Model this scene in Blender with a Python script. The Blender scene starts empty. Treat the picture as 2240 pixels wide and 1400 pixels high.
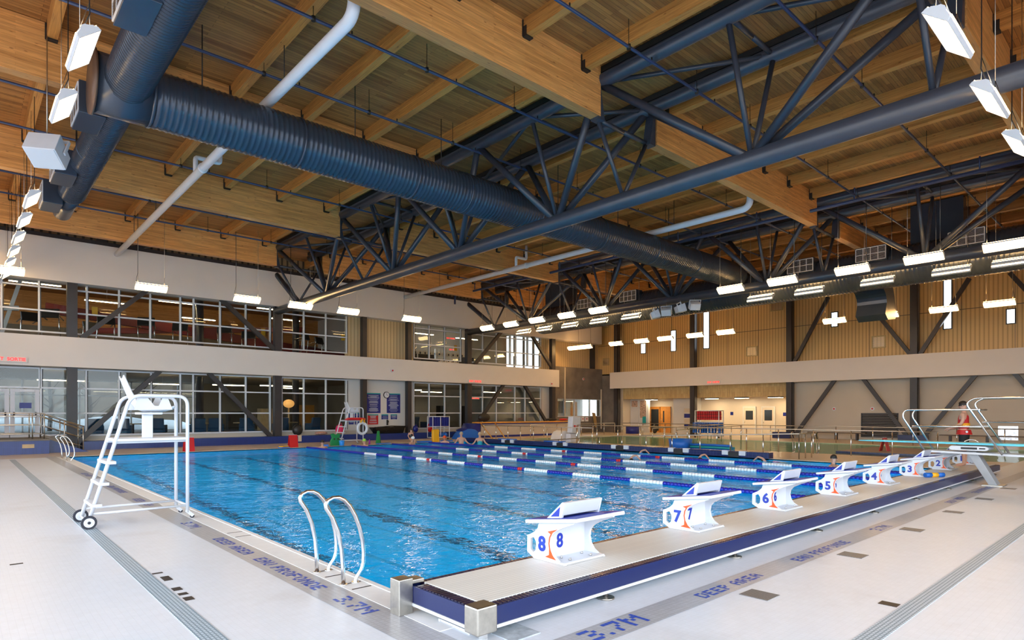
import bpy, bmesh, math, random
from mathutils import Vector, Matrix
random.seed(7)
PI = math.pi
sc = bpy.context.scene
COL = sc.collection

# ------------------------------------------------------------------ materials
def mat(name, col=(.8,.8,.8), rough=.5, metal=0.0, spec=.5, coat=0.0, emit=None, estr=0.0):
    m = bpy.data.materials.new(name); m.use_nodes = True
    b = m.node_tree.nodes['Principled BSDF']
    b.inputs['Base Color'].default_value = (*col, 1)
    b.inputs['Roughness'].default_value = rough
    b.inputs['Metallic'].default_value = metal
    b.inputs['Specular IOR Level'].default_value = spec
    b.inputs['Coat Weight'].default_value = coat
    if emit:
        b.inputs['Emission Color'].default_value = (*emit, 1)
        b.inputs['Emission Strength'].default_value = estr
    return m

def nodes(m):
    nt = m.node_tree
    return nt, nt.nodes, nt.links, nt.nodes['Principled BSDF']

def coords(nt, scale=(1,1,1), rot=(0,0,0)):
    tc = nt.nodes.new('ShaderNodeTexCoord'); mp = nt.nodes.new('ShaderNodeMapping')
    mp.inputs['Scale'].default_value = scale; mp.inputs['Rotation'].default_value = rot
    nt.links.new(tc.outputs['Object'], mp.inputs['Vector'])
    return mp.outputs['Vector']

def noise(nt, vec, scale, detail=4, rough=.5):
    n = nt.nodes.new('ShaderNodeTexNoise'); n.inputs['Scale'].default_value = scale
    n.inputs['Detail'].default_value = detail; n.inputs['Roughness'].default_value = rough
    nt.links.new(vec, n.inputs['Vector']); return n.outputs['Fac']

def ramp(nt, fac, stops):
    r = nt.nodes.new('ShaderNodeValToRGB'); e = r.color_ramp.elements
    e[0].position, e[0].color = stops[0][0], (*stops[0][1], 1)
    e[1].position, e[1].color = stops[-1][0], (*stops[-1][1], 1)
    for p, c in stops[1:-1]:
        q = e.new(p); q.color = (*c, 1)
    nt.links.new(fac, r.inputs['Fac']); return r.outputs['Color']

def mixc(nt, a, b, fac=.5, blend='MULTIPLY'):
    n = nt.nodes.new('ShaderNodeMix'); n.data_type = 'RGBA'; n.blend_type = blend
    for s, v in (('A', a), ('B', b)):
        i = [k for k in n.inputs if k.name == s and k.type == 'RGBA'][0]
        if isinstance(v, tuple): i.default_value = (*v, 1)
        else: nt.links.new(v, i)
    f = n.inputs[0]
    if isinstance(fac, float): f.default_value = fac
    else: nt.links.new(fac, f)
    return [o for o in n.outputs if o.type == 'RGBA'][0]

def bump(nt, b, h, strength=.3, dist=.02):
    n = nt.nodes.new('ShaderNodeBump'); n.inputs['Strength'].default_value = strength
    n.inputs['Distance'].default_value = dist
    nt.links.new(h, n.inputs['Height']); nt.links.new(n.outputs['Normal'], b.inputs['Normal'])

def speckle(name, col, rough=.5, amt=.12, scale=3.0, metal=0.0, coat=0.0):
    m = mat(name, col, rough, metal, coat=coat); nt, N, L, b = nodes(m)
    v = coords(nt)
    f = noise(nt, v, scale, 5)
    lo = tuple(c*(1-amt) for c in col); hi = tuple(min(1, c*(1+amt)) for c in col)
    L.new(ramp(nt, f, [(.3, lo), (.7, hi)]), b.inputs['Base Color'])
    return m

def wood_boards(name, c1, c2, dark, width, length, axis='x', rough=.55, lam=False):
    """boards running along `axis` (world), seen from below or from the side"""
    m = mat(name, c1, rough); nt, N, L, b = nodes(m)
    tc = N.new('ShaderNodeTexCoord'); sp = N.new('ShaderNodeSeparateXYZ'); L.new(tc.outputs['Object'], sp.inputs[0])
    cb = N.new('ShaderNodeCombineXYZ')
    def add(p, q):
        a = N.new('ShaderNodeMath'); a.operation = 'ADD'; L.new(p, a.inputs[0]); L.new(q, a.inputs[1]); return a.outputs[0]
    if lam:      # laminations stacked in z, streaks along axis
        L.new(sp.outputs['X' if axis == 'x' else 'Y'], cb.inputs[0]); L.new(sp.outputs['Z'], cb.inputs[1])
        L.new(sp.outputs['Y' if axis == 'x' else 'X'], cb.inputs[2])
    else:
        L.new(sp.outputs['X' if axis == 'x' else ('Z' if axis == 'z' else 'Y')], cb.inputs[0])
        L.new(sp.outputs['X'] if axis == 'y' else sp.outputs['Y'], cb.inputs[1])
    br = N.new('ShaderNodeTexBrick'); L.new(cb.outputs[0], br.inputs['Vector'])
    br.inputs['Scale'].default_value = 1.0
    br.inputs['Brick Width'].default_value = length; br.inputs['Row Height'].default_value = width
    br.inputs['Mortar Size'].default_value = .004 if not lam else .0015
    br.inputs['Color1'].default_value = (*c1, 1); br.inputs['Color2'].default_value = (*c2, 1)
    br.inputs['Mortar'].default_value = (*dark, 1); br.offset = .37; br.inputs['Bias'].default_value = 0
    mp = N.new('ShaderNodeMapping'); mp.inputs['Scale'].default_value = (.35, 9, 9)
    L.new(cb.outputs[0], mp.inputs['Vector'])
    g = noise(nt, mp.outputs[0], 4, 6, .6)
    streak = ramp(nt, g, [(.28, (.45, .33, .25)), (.45, (.95, .95, .95)), (.60, (1.12, 1.12, 1.1)), (.68, (1.55, 1.55, 1.5))])
    c = mixc(nt, br.outputs['Color'], streak, .75)
    mk = N.new('ShaderNodeMapping'); mk.inputs['Scale'].default_value = (2.4, 7, 7); L.new(cb.outputs[0], mk.inputs['Vector'])
    vo = N.new('ShaderNodeTexVoronoi'); vo.inputs['Scale'].default_value = 1.0; L.new(mk.outputs[0], vo.inputs['Vector'])
    kn = ramp(nt, vo.outputs['Distance'], [(.05, (.35, .22, .12)), (.13, (1, 1, 1))])
    c = mixc(nt, c, kn, .75)
    L.new(c, b.inputs['Base Color'])
    return m

def tiles(name, col, grout, size, rough=.35, var=.04, stain=None, mortar=.004, axis=None):
    m = mat(name, col, rough); nt, N, L, b = nodes(m)
    tc = N.new('ShaderNodeTexCoord')
    vec = tc.outputs['Object']
    if axis:
        sp = N.new('ShaderNodeSeparateXYZ'); L.new(vec, sp.inputs[0]); cb = N.new('ShaderNodeCombineXYZ')
        L.new(sp.outputs[axis[0]], cb.inputs[0]); L.new(sp.outputs[axis[1]], cb.inputs[1]); vec = cb.outputs[0]
    br = N.new('ShaderNodeTexBrick'); L.new(vec, br.inputs['Vector']); br.offset = 0.0
    br.inputs['Scale'].default_value = 1; br.inputs['Brick Width'].default_value = size[0]; br.inputs['Row Height'].default_value = size[1]
    br.inputs['Mortar Size'].default_value = mortar
    br.inputs['Color1'].default_value = (*[c*(1-var) for c in col], 1); br.inputs['Color2'].default_value = (*[min(1, c*(1+var)) for c in col], 1)
    br.inputs['Mortar'].default_value = (*grout, 1)
    c = br.outputs['Color']
    if stain:
        f = noise(nt, vec, .55, 6, .6)
        s = ramp(nt, f, [(.56, (1, 1, 1)), (.74, stain)])
        f2 = noise(nt, vec, 7, 4, .7)
        s2 = ramp(nt, f2, [(.35, (.94, .94, .93)), (.65, (1, 1, 1))])
        c = mixc(nt, c, s, .8); c = mixc(nt, c, s2, .7)
    L.new(c, b.inputs['Base Color'])
    return m

M = {}
M['deck'] = tiles('deck_tile', (.73, .775, .86), (.68, .72, .80), (.05, .05), .34, .01, (.84, .81, .78), .0018)
M['deck_far'] = tiles('deck_tile_far', (.62, .52, .40), (.46, .39, .31), (.05, .05), .30, .03, (.8, .72, .62), .0025)
M['band'] = tiles('grey_band_tile', (.44, .45, .49), (.36, .37, .40), (.05, .05), .3, .05, (.85, .85, .86))
M['gutter'] = speckle('gutter_white', (.80, .81, .83), .4, .03, 8)
M['basin'] = tiles('basin_tile', (.008, .56, .97), (.007, .52, .93), (.15, .15), .6, .02)
M['basin'].node_tree.nodes['Principled BSDF'].inputs['Specular IOR Level'].default_value = 0
M['basin_green'] = tiles('basin_tile_green', (.42, .52, .36), (.36, .46, .31), (.15, .15), .4, .03)
M['marking_blue'] = mat('floor_letter_blue', (.03, .08, .48), .4)
M['added_pool_light'] = mat('added_pool_glow', (.8,.9,1), .5, emit=(.80,.95,1), estr=280)  # glow of the added underwater lamps that brighten the water
M['lane_line'] = mat('lane_line_navy', (.012, .02, .06), .5)
M['navy_tile'] = tiles('navy_tile', (.008, .016, .085), (.035, .05, .13), (.15, .15), .25, .1, axis=('Y', 'Z'))
M['bench_tile'] = tiles('blue_bench_tile', (.012, .032, .18), (.02, .045, .21), (.06, .3), .3, .08, axis=('X', 'Z'))
M['blue_tile'] = mat('bulkhead_blue_tile', (.010, .019, .095), .25)
M['bulk_deck'] = tiles('bulkhead_plank', (.74, .725, .69), (.60, .58, .545), (4.0, .045), .45, .02, mortar=.005)
M['ss'] = speckle('stainless', (.72, .72, .72), .22, .06, 30, 1.0)
M['ssd'] = speckle('brushed_stainless', (.50, .47, .42), .32, .1, 20, 1.0)
M['white'] = speckle('white_plastic', (.64, .66, .71), .35, .02, 5)
M['white_paint'] = speckle('white_band_paint', (.68, .645, .615), .6, .015, 1.2)
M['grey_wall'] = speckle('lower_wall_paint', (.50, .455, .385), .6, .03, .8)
M['light_wall'] = speckle('pale_wall_paint', (.60, .59, .57), .6, .02, .8)
M['steel'] = speckle('blue_grey_steel', (.036, .043, .062), .34, .12, 2)
M['steel_dark'] = speckle('dark_column_steel', (.032, .029, .032), .42, .1, 2)
M['duct'] = speckle('duct_paint', (.046, .062, .092), .27, .08, 1.5, metal=.35)
M['black'] = mat('black_matte', (.012, .012, .013), .5)
M['pipe_white'] = speckle('white_pipe', (.78, .80, .86), .4, .03, 3)
M['sprinkler'] = mat('blue_pipe', (.022, .038, .10), .35)
M['lamp_body'] = mat('lamp_body', (.62, .64, .68), .4)
M['lamp'] = mat('lamp_glow', (1, .9, .7), .5, emit=(1.0, .63, .27), estr=20)
M['lamp_far'] = mat('lamp_glow_far', (1, .9, .7), .5, emit=(1.0, .56, .20), estr=30)
M['tube_up'] = mat('upstairs_tube', (1, .9, .7), .5, emit=(1.0, .70, .36), estr=34)
M['tube'] = mat('fluorescent_tube', (1, .9, .7), .5, emit=(1.0, .76, .45), estr=32)
M['deck_wood'] = wood_boards('roof_deck_boards', (.42, .183, .046), (.225, .087, .020), (.09, .036, .010), .105, 2.2, 'x')
M['glulam_x'] = wood_boards('glulam_timber', (.77, .375, .122), (.60, .272, .076), (.44, .20, .065), .06, 2.6, 'x', .45, True)
M['glulam_y'] = wood_boards('joist_timber', (.54, .243, .060), (.42, .18, .040), (.24, .10, .03), .055, 2.6, 'y', .5, True)
M['osb'] = wood_boards('board_formed_fascia', (.56, .42, .20), (.46, .32, .14), (.24, .15, .06), .2, .9, 'z')
M['concrete'] = speckle('concrete', (.165, .145, .125), .7, .22, 1.4)
M['orange_wood'] = speckle('varnished_door_wood', (.52, .22, .045), .35, .12, 4)
M['yellow_cap'] = speckle('timber_cap', (.62, .30, .05), .4, .1, 4)
M['red'] = mat('red_plastic', (.55, .012, .015), .4)
M['red_dark'] = mat('dark_red_steel', (.13, .010, .012), .45)
M['green'] = mat('green_plastic', (.01, .22, .06), .4)
M['yellow'] = mat('yellow_plastic', (.85, .42, .01), .4)
M['orange'] = mat('orange_print', (.80, .085, .006), .45)
M['blue'] = mat('print_blue', (.008, .028, .36), .45)
M['rope_blue'] = mat('rope_blue', (.006, .012, .30), .35)
M['rope_white'] = mat('rope_white', (.80, .81, .83), .35)
M['bright_blue'] = mat('bright_blue_foam', (.008, .13, .55), .45)
M['cyan_board'] = mat('turquoise_board', (.10, .56, .70), .35)
M['sign_blue'] = mat('sign_blue', (.008, .018, .20), .4)
M['sign_teal'] = mat('sign_teal', (.01, .30, .32), .4)
M['sign_grey'] = mat('sign_print', (.45, .5, .62), .5)
M['exit_red'] = mat('exit_letters', (.8, .03, .03), .5, emit=(1, .04, .04), estr=1.4)
M['teal'] = mat('teal_foam', (.01, .32, .33), .5)
M['skin'] = speckle('skin', (.60, .33, .23), .5, .07, 12)
M['hair'] = mat('dark_hair', (.018, .011, .009), .6)
M['hair_grey'] = mat('light_hair', (.55, .42, .25), .6)
M['shirt_red'] = mat('red_cloth', (.52, .014, .018), .7)
M['shirt_yellow'] = mat('yellow_cloth', (.82, .36, .01), .7)
M['cloth_black'] = mat('black_cloth', (.010, .010, .012), .8)
M['rubber'] = mat('dark_rubber', (.015, .017, .03), .6)
M['grate'] = tiles('drain_grate', (.36, .36, .37), (.05, .05, .055), (.03, .012), .4, .05, mortar=.004)
M['trench'] = tiles('trench_grate', (.50, .60, .69), (.20, .28, .35), (.05, .030), .4, .05, mortar=.006)
M['trench_y'] = tiles('trench_grate_along', (.50, .60, .69), (.20, .28, .35), (.030, .05), .4, .05, mortar=.006)
M['mat_brown'] = mat('dark_inset_tile', (.035, .027, .024), .5)
M['alu'] = speckle('window_aluminium', (.62, .66, .72), .35, .03, 4)
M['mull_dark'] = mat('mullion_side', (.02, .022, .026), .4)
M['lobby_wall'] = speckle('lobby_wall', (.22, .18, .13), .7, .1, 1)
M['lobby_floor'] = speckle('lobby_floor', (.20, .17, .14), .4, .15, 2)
M['chair_blue'] = mat('chair_blue_fabric', (.014, .065, .15), .75)
M['table_wood'] = speckle('pale_table_wood', (.46, .33, .18), .45, .1, 5)
M['stone'] = tiles('split_stone', (.13, .10, .075), (.06, .05, .04), (.9, .3), .8, .35, axis=('X', 'Z'))
M['snow'] = speckle('snow', (.42, .45, .50), .6, .04, 2)
M['bark'] = speckle('bark', (.03, .02, .014), .85, .3, 8)
M['cream'] = speckle('cream_paint', (.58, .50, .39), .6, .04, 1)
M['silver'] = speckle('silver_foil', (.62, .62, .63), .25, .3, 6, 1.0)
M['chrome_sign'] = mat('paper_white', (.8, .8, .8), .6)

def corrug(name, col, dark, along, period):
    m = mat(name, col, .5); nt, N, L, b = nodes(m)
    tc = N.new('ShaderNodeTexCoord'); sp = N.new('ShaderNodeSeparateXYZ'); L.new(tc.outputs['Object'], sp.inputs[0])
    a = N.new('ShaderNodeMath'); a.operation = 'MULTIPLY'; L.new(sp.outputs[along], a.inputs[0]); a.inputs[1].default_value = 1/period
    f = N.new('ShaderNodeMath'); f.operation = 'FRACT'; L.new(a.outputs[0], f.inputs[0])
    c = ramp(nt, f.outputs[0], [(.0, col), (.60, col), (.66, dark), (.94, dark), (1.0, col)])
    L.new(c, b.inputs['Base Color']); return m
M['tan_x'] = corrug('tan_metal_panel_right', (.68, .465, .20), (.47, .305, .115), 'Y', .21)
M['tan_y'] = corrug('tan_metal_panel_window_side', (.62, .47, .265), (.43, .315, .165), 'X', .24)
M['tan_dark'] = corrug('tan_metal_panel_high', (.26, .19, .11), (.05, .04, .028), 'X', .32)

def glass(name, tint=(.9, .95, .95), refl=1.0):
    m = bpy.data.materials.new(name); m.use_nodes = True; nt = m.node_tree; nt.nodes.clear()
    o = nt.nodes.new('ShaderNodeOutputMaterial'); mx = nt.nodes.new('ShaderNodeMixShader')
    t = nt.nodes.new('ShaderNodeBsdfTransparent'); t.inputs[0].default_value = (*tint, 1)
    g = nt.nodes.new('ShaderNodeBsdfGlossy'); g.inputs['Roughness'].default_value = .01
    fr = nt.nodes.new('ShaderNodeFresnel'); fr.inputs['IOR'].default_value = 1.5
    mu = nt.nodes.new('ShaderNodeMath'); mu.operation = 'MULTIPLY'; mu.inputs[1].default_value = refl
    nt.links.new(fr.outputs[0], mu.inputs[0]); nt.links.new(mu.outputs[0], mx.inputs[0])
    nt.links.new(t.outputs[0], mx.inputs[1]); nt.links.new(g.outputs[0], mx.inputs[2]); nt.links.new(mx.outputs[0], o.inputs[0])
    return m
M['glass'] = glass('window_glass', (.84, .88, .88), .55)
M['glass_tint'] = glass('tinted_glass', (.85, .90, .92), .5)

def water(name, tint, wave=1.0, refr=.5):
    m = bpy.data.materials.new(name); m.use_nodes = True; nt = m.node_tree; nt.nodes.clear(); N = nt.nodes; L = nt.links
    o = N.new('ShaderNodeOutputMaterial')
    v = coords(nt, (1, 1, 1))
    n1 = noise(nt, v, 1.15, 3, .55); n2 = noise(nt, v, 4.2, 3, .55)
    ad = N.new('ShaderNodeMath'); ad.operation = 'MULTIPLY_ADD'; L.new(n2, ad.inputs[0]); ad.inputs[1].default_value = .30; L.new(n1, ad.inputs[2])
    bp = N.new('ShaderNodeBump'); bp.inputs['Strength'].default_value = wave; bp.inputs['Distance'].default_value = .10
    L.new(ad.outputs[0], bp.inputs['Height'])
    rf = N.new('ShaderNodeBsdfRefraction'); rf.inputs['IOR'].default_value = 1.33; rf.inputs['Roughness'].default_value = 0.0
    rf.inputs['Color'].default_value = (*tint, 1); L.new(bp.outputs[0], rf.inputs['Normal'])
    tr = N.new('ShaderNodeBsdfTransparent'); tr.inputs[0].default_value = (*tint, 1)
    m1 = N.new('ShaderNodeMixShader'); m1.inputs[0].default_value = 1-refr
    L.new(rf.outputs[0], m1.inputs[1]); L.new(tr.outputs[0], m1.inputs[2])
    g = N.new('ShaderNodeBsdfGlossy'); g.inputs['Roughness'].default_value = .03; L.new(bp.outputs[0], g.inputs['Normal'])
    lw = N.new('ShaderNodeLayerWeight'); lw.inputs['Blend'].default_value = .5; L.new(bp.outputs[0], lw.inputs['Normal'])
    pw = N.new('ShaderNodeMath'); pw.operation = 'POWER'; L.new(lw.outputs['Facing'], pw.inputs[0]); pw.inputs[1].default_value = 5.0
    sc_ = N.new('ShaderNodeMath'); sc_.operation = 'MULTIPLY_ADD'; L.new(pw.outputs[0], sc_.inputs[0]); sc_.inputs[1].default_value = .62; sc_.inputs[2].default_value = .012
    mx = N.new('ShaderNodeMixShader'); L.new(sc_.outputs[0], mx.inputs[0]); L.new(m1.outputs[0], mx.inputs[1]); L.new(g.outputs[0], mx.inputs[2])
    L.new(mx.outputs[0], o.inputs[0]); return m
M['water'] = water('pool_water', (.30, .92, 1.0), .5, .75)
M['water_green'] = water('leisure_pool_water', (.80, .95, .88), .25, .3)

# ------------------------------------------------------------------ mesh builder
WM = {}
def wm(o): return WM.get(o.name, Matrix.Identity(4)) if o else Matrix.Identity(4)

class MB:
    def __init__(s): s.v = []; s.f = []; s.sm = []
    def add(s, vs, fs, smooth=False):
        k = len(s.v); s.v += [tuple(p) for p in vs]; s.f += [tuple(i+k for i in f) for f in fs]; s.sm += [smooth]*len(fs); return s
    def box(s, a, b):
        (x0,y0,z0),(x1,y1,z1) = a, b
        x0,x1 = min(x0,x1),max(x0,x1); y0,y1 = min(y0,y1),max(y0,y1); z0,z1 = min(z0,z1),max(z0,z1)
        return s.add([(x0,y0,z0),(x1,y0,z0),(x1,y1,z0),(x0,y1,z0),(x0,y0,z1),(x1,y0,z1),(x1,y1,z1),(x0,y1,z1)],
              [(0,3,2,1),(4,5,6,7),(0,1,5,4),(1,2,6,5),(2,3,7,6),(3,0,4,7)])
    def cbox(s, c, d): return s.box(tuple(c[i]-d[i]/2 for i in range(3)), tuple(c[i]+d[i]/2 for i in range(3)))
    def bar(s, p, q, w, h=None, up=(0,0,1)):
        h = h or w; p = Vector(p); q = Vector(q); d = (q-p).normalized(); u = Vector(up)
        if abs(d.dot(u)) > .99: u = Vector((1,0,0))
        a = d.cross(u).normalized()*w/2; c = a.cross(d).normalized()*h/2
        vs = [p-a-c,p+a-c,p+a+c,p-a+c,q-a-c,q+a-c,q+a+c,q-a+c]
        return s.add(vs, [(0,1,2,3),(4,7,6,5),(0,4,5,1),(1,5,6,2),(2,6,7,3),(3,7,4,0)])
    def tube(s, pts, r, n=10, caps=True, closed=False):
        P = [Vector(p) for p in pts]; m = len(P); rs = r if isinstance(r, (list, tuple)) else [r]*m
        u = None; vs = []
        for i in range(m):
            if closed: d = P[(i+1) % m]-P[i-1]
            else: d = (P[min(i+1,m-1)]-P[max(i-1,0)])
            d = d.normalized() if d.length > 1e-9 else Vector((0,0,1))
            if u is None:
                u = Vector((0,0,1)) if abs(d.z) < .9 else Vector((1,0,0))
            u = (u-d*u.dot(d)).normalized(); w = d.cross(u)
            for k in range(n):
                a = 2*PI*k/n; vs.append(P[i]+(u*math.cos(a)+w*math.sin(a))*rs[i])
        fs = []
        for i in range(m if closed else m-1):
            j = (i+1) % m
            for k in range(n):
                l = (k+1) % n; fs.append((i*n+k, i*n+l, j*n+l, j*n+k))
        s.add(vs, fs, True)
        if caps and not closed:
            b = len(s.v)-m*n
            s.f.append(tuple(b+k for k in range(n))[::-1]); s.sm.append(False)
            s.f.append(tuple(b+(m-1)*n+k for k in range(n))); s.sm.append(False)
        return s
    def cyl(s, p, q, r, n=12): return s.tube([p, q], r, n)
    def prism(s, poly, axis, a, b, hole=None):
        """polygon in the two other axes (cyclic order), extruded along axis from a to b; hole: ring joined to it"""
        def P(u, v, t): return {'x': (t,u,v), 'y': (u,t,v), 'z': (u,v,t)}[axis]
        n = len(poly)
        vs = [P(u,v,a) for u,v in poly]+[P(u,v,b) for u,v in poly]
        if not hole:
            return s.add(vs, [tuple(range(n))[::-1], tuple(range(n,2*n))]+[(i,(i+1)%n,n+(i+1)%n,n+i) for i in range(n)])
        bm = bmesh.new()
        def ring(pl): 
            r = [bm.verts.new(P(u,v,a)) for u,v in pl]; return [bm.edges.new((r[i], r[(i+1)%len(r)])) for i in range(len(r))]
        es = ring(poly)+ring(hole)
        bmesh.ops.triangle_fill(bm, edges=es, use_beauty=True)
        g = bmesh.ops.extrude_face_region(bm, geom=bm.faces[:])
        dv = Vector(P(0,0,b))-Vector(P(0,0,a))
        for e in g['geom']:
            if isinstance(e, bmesh.types.BMVert): e.co += dv
        bmesh.ops.recalc_face_normals(bm, faces=bm.faces[:]); bm.verts.index_update()
        s.add([tuple(v.co) for v in bm.verts], [tuple(v.index for v in f.verts) for f in bm.faces]); bm.free(); return s
    def lathe(s, prof, c=(0,0,0), n=20, axis='z'):
        vs = []
        for r, h in prof:
            for k in range(n):
                a = 2*PI*k/n; x, y = r*math.cos(a), r*math.sin(a)
                vs.append({'z': (c[0]+x,c[1]+y,c[2]+h), 'x': (c[0]+h,c[1]+x,c[2]+y), 'y': (c[0]+x,c[1]+h,c[2]+y)}[axis])
        m = len(prof); fs = [(i*n+k, i*n+(k+1)%n, (i+1)*n+(k+1)%n, (i+1)*n+k) for i in range(m-1) for k in range(n)]
        s.add(vs, fs, True); b = len(s.v)-m*n
        if prof[0][0] > 1e-4: s.f.append(tuple(b+k for k in range(n))[::-1]); s.sm.append(False)
        if prof[-1][0] > 1e-4: s.f.append(tuple(b+(m-1)*n+k for k in range(n))); s.sm.append(False)
        return s
    def ball(s, c, r, n=12, m=8):
        rx, ry, rz = r if isinstance(r, tuple) else (r, r, r)
        vs = [(c[0]+rx*math.sin(PI*i/m)*math.cos(2*PI*k/n), c[1]+ry*math.sin(PI*i/m)*math.sin(2*PI*k/n), c[2]+rz*math.cos(PI*i/m)) for i in range(m+1) for k in range(n)]
        return s.add(vs, [(i*n+k, (i+1)*n+k, (i+1)*n+(k+1)%n, i*n+(k+1)%n) for i in range(m) for k in range(n)], True)
    def grid(s, fn, nu, nv, smooth=True):
        vs = [fn(i/nu, j/nv) for i in range(nu+1) for j in range(nv+1)]
        return s.add(vs, [(i*(nv+1)+j, (i+1)*(nv+1)+j, (i+1)*(nv+1)+j+1, i*(nv+1)+j+1) for i in range(nu) for j in range(nv)], smooth)
    def build(s, name, material, parent=None, bevel=0, fix=True, subsurf=0):
        me = bpy.data.meshes.new(name)
        W = wm(parent); inv = W.inverted()
        me.from_pydata([inv @ Vector(p) for p in s.v], [], s.f)
        me.polygons.foreach_set('use_smooth', s.sm); me.materials.append(material)
        if fix:
            bm = bmesh.new(); bm.from_mesh(me); bmesh.ops.remove_doubles(bm, verts=bm.verts, dist=1e-5) if subsurf else None
            bmesh.ops.recalc_face_normals(bm, faces=bm.faces[:]); bm.to_mesh(me); bm.free()
        me.update()
        o = bpy.data.objects.new(name, me); COL.objects.link(o)
        if parent: o.parent = parent; WM[o.name] = W
        if bevel:
            b = o.modifiers.new('bevel', 'BEVEL'); b.width = bevel; b.segments = 2; b.limit_method = 'ANGLE'
        if subsurf:
            b = o.modifiers.new('sub', 'SUBSURF'); b.levels = b.render_levels = subsurf
        return o

def tag(o, label=None, cat=None, group=None, kind=None):
    if label: o['label'] = label
    if cat: o['category'] = cat
    if group: o['group'] = group
    if kind: o['kind'] = kind
    return o
def thing(name, label, cat, loc=(0,0,0), rz=0.0, group=None):
    o = bpy.data.objects.new(name, None); COL.objects.link(o); o.empty_display_size = .1
    o.location = loc; o.rotation_euler = (0,0,rz)
    WM[o.name] = Matrix.Translation(Vector(loc)) @ Matrix.Rotation(rz, 4, 'Z')
    return tag(o, label, cat, group)
def struct(name, mb, m, bevel=0): return tag(mb.build(name, m, None, bevel), kind='structure')
def one(name, mb, m, label, cat, group=None, bevel=0, **k): return tag(mb.build(name, m, None, bevel, **k), label, cat, group)
def kids(o): return [c for c in bpy.data.objects if c.parent == o]
def dup(root, loc, rz=None, label=None, group=None, delta=None):
    """a copy of a thing and of its parts"""
    def cp(o, par):
        c = o.copy(); COL.objects.link(c)
        if par is not None: c.parent = par
        for ch in list(o.children): cp(ch, c)
        return c
    r = cp(root, None); r.location = loc
    if rz is not None: r.rotation_euler = (0,0,rz)
    if label: r['label'] = label
    if group: r['group'] = group
    WM[r.name] = Matrix.Translation(Vector(loc)) @ Matrix.Rotation(r.rotation_euler.z, 4, 'Z')
    return r

def arc(c, r, a0, a1, n, plane='yz', fixed=0):
    out = []
    for i in range(n+1):
        a = a0+(a1-a0)*i/n; u, v = c[0]+r*math.cos(a), c[1]+r*math.sin(a)
        out.append({'yz': (fixed,u,v), 'xz': (u,fixed,v), 'xy': (u,v,fixed)}[plane])
    return out
def fillet(pts, r, n=5):
    """round the inner corners of a polyline"""
    P = [Vector(p) for p in pts]; out = [P[0]]
    for i in range(1, len(P)-1):
        a = (P[i-1]-P[i]); b = (P[i+1]-P[i]); d = min(r, a.length*.49, b.length*.49)
        A = P[i]+a.normalized()*d; B = P[i]+b.normalized()*d
        for k in range(n+1):
            t = k/n; out.append(A*(1-t)**2+P[i]*2*t*(1-t)+B*t*t)
    out.append(P[-1]); return out

# text as real meshes -------------------------------------------------
def text_mb(s, size, depth=.004, off=0):
    cu = bpy.data.curves.new('t', 'FONT'); cu.body = s; cu.size = size; cu.extrude = depth/2; cu.align_x = 'CENTER'; cu.align_y = 'CENTER'
    cu.resolution_u = 3; cu.offset = off
    o = bpy.data.objects.new('t', cu); COL.objects.link(o)
    dg = bpy.context.evaluated_depsgraph_get(); me = bpy.data.meshes.new_from_object(o.evaluated_get(dg))
    vs = [tuple(v.co) for v in me.vertices]; fs = [tuple(p.vertices) for p in me.polygons]
    bpy.data.objects.remove(o); bpy.data.curves.remove(cu); bpy.data.meshes.remove(me)
    return vs, fs
def put_text(mb, s, size, center, right, up, depth=.004, sx=1.0, bold=0):
    vs, fs = text_mb(s, size, depth, bold); R = Vector(right); U = Vector(up); Nn = R.cross(U); C0 = Vector(center)
    for k in (0,):
        mb.add([C0+R*(v[0]*sx)+U*v[1]+Nn*v[2] for v in vs], fs)
    return mb
FONT = {'D':'1110 1001 1001 1001 1110','E':'1111 1000 1110 1000 1111','P':'1110 1001 1110 1000 1000','A':'0110 1001 1111 1001 1001',
 'R':'1110 1001 1110 1010 1001','U':'1001 1001 1001 1001 0110','F':'1111 1000 1110 1000 1000','O':'0110 1001 1001 1001 0110','N':'1001 1101 1011 1001 1001',
 '3':'1110 0001 0110 0001 1110','7':'1111 0001 0010 0100 0100','.':'0 0 0 0 1','M':'10001 11011 10101 10001 10001',' ':'00 00 00 00 00'}
def tile_text(s, start, right, up, cell, z):
    mb = MB(); x = 0; R = Vector(right); U = Vector(up)
    for ch in s:
        rows = FONT[ch].split()
        for j, row in enumerate(rows):
            for i, c in enumerate(row):
                if c == '1':
                    p = Vector((start[0], start[1], z))+R*(x+i)*cell+U*(4-j)*cell; g = cell*.47
                    mb.add([p-R*g-U*g, p+R*g-U*g, p+R*g+U*g, p-R*g+U*g], [(0,1,2,3)])
        x += len(rows[0])+1
    return mb
# ------------------------------------------------------------------ camera, world, view
cam = bpy.data.cameras.new('camera'); co = bpy.data.objects.new('camera', cam); COL.objects.link(co)
co.location = (0, 0, 1.75); co.rotation_euler = (PI/2, 0, -math.radians(42.15))
cam.sensor_width = 36; cam.lens = 36*1336/2240; cam.shift_y = 202.6/2240; cam.clip_end = 300; cam.clip_start = .05
sc.camera = co
w = bpy.data.worlds.new('world'); sc.world = w; w.use_nodes = True
bg = w.node_tree.nodes['Background']; bg.inputs['Color'].default_value = (.83, .915, 1, 1); bg.inputs['Strength'].default_value = 5.4
wn = w.node_tree; tcw = wn.nodes.new('ShaderNodeTexCoord'); spw = wn.nodes.new('ShaderNodeSeparateXYZ'); wn.links.new(tcw.outputs['Generated'], spw.inputs[0])
mrw = wn.nodes.new('ShaderNodeMapRange'); mrw.inputs['From Min'].default_value = -.06; mrw.inputs['From Max'].default_value = .04; wn.links.new(spw.outputs['Z'], mrw.inputs['Value'])
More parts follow.
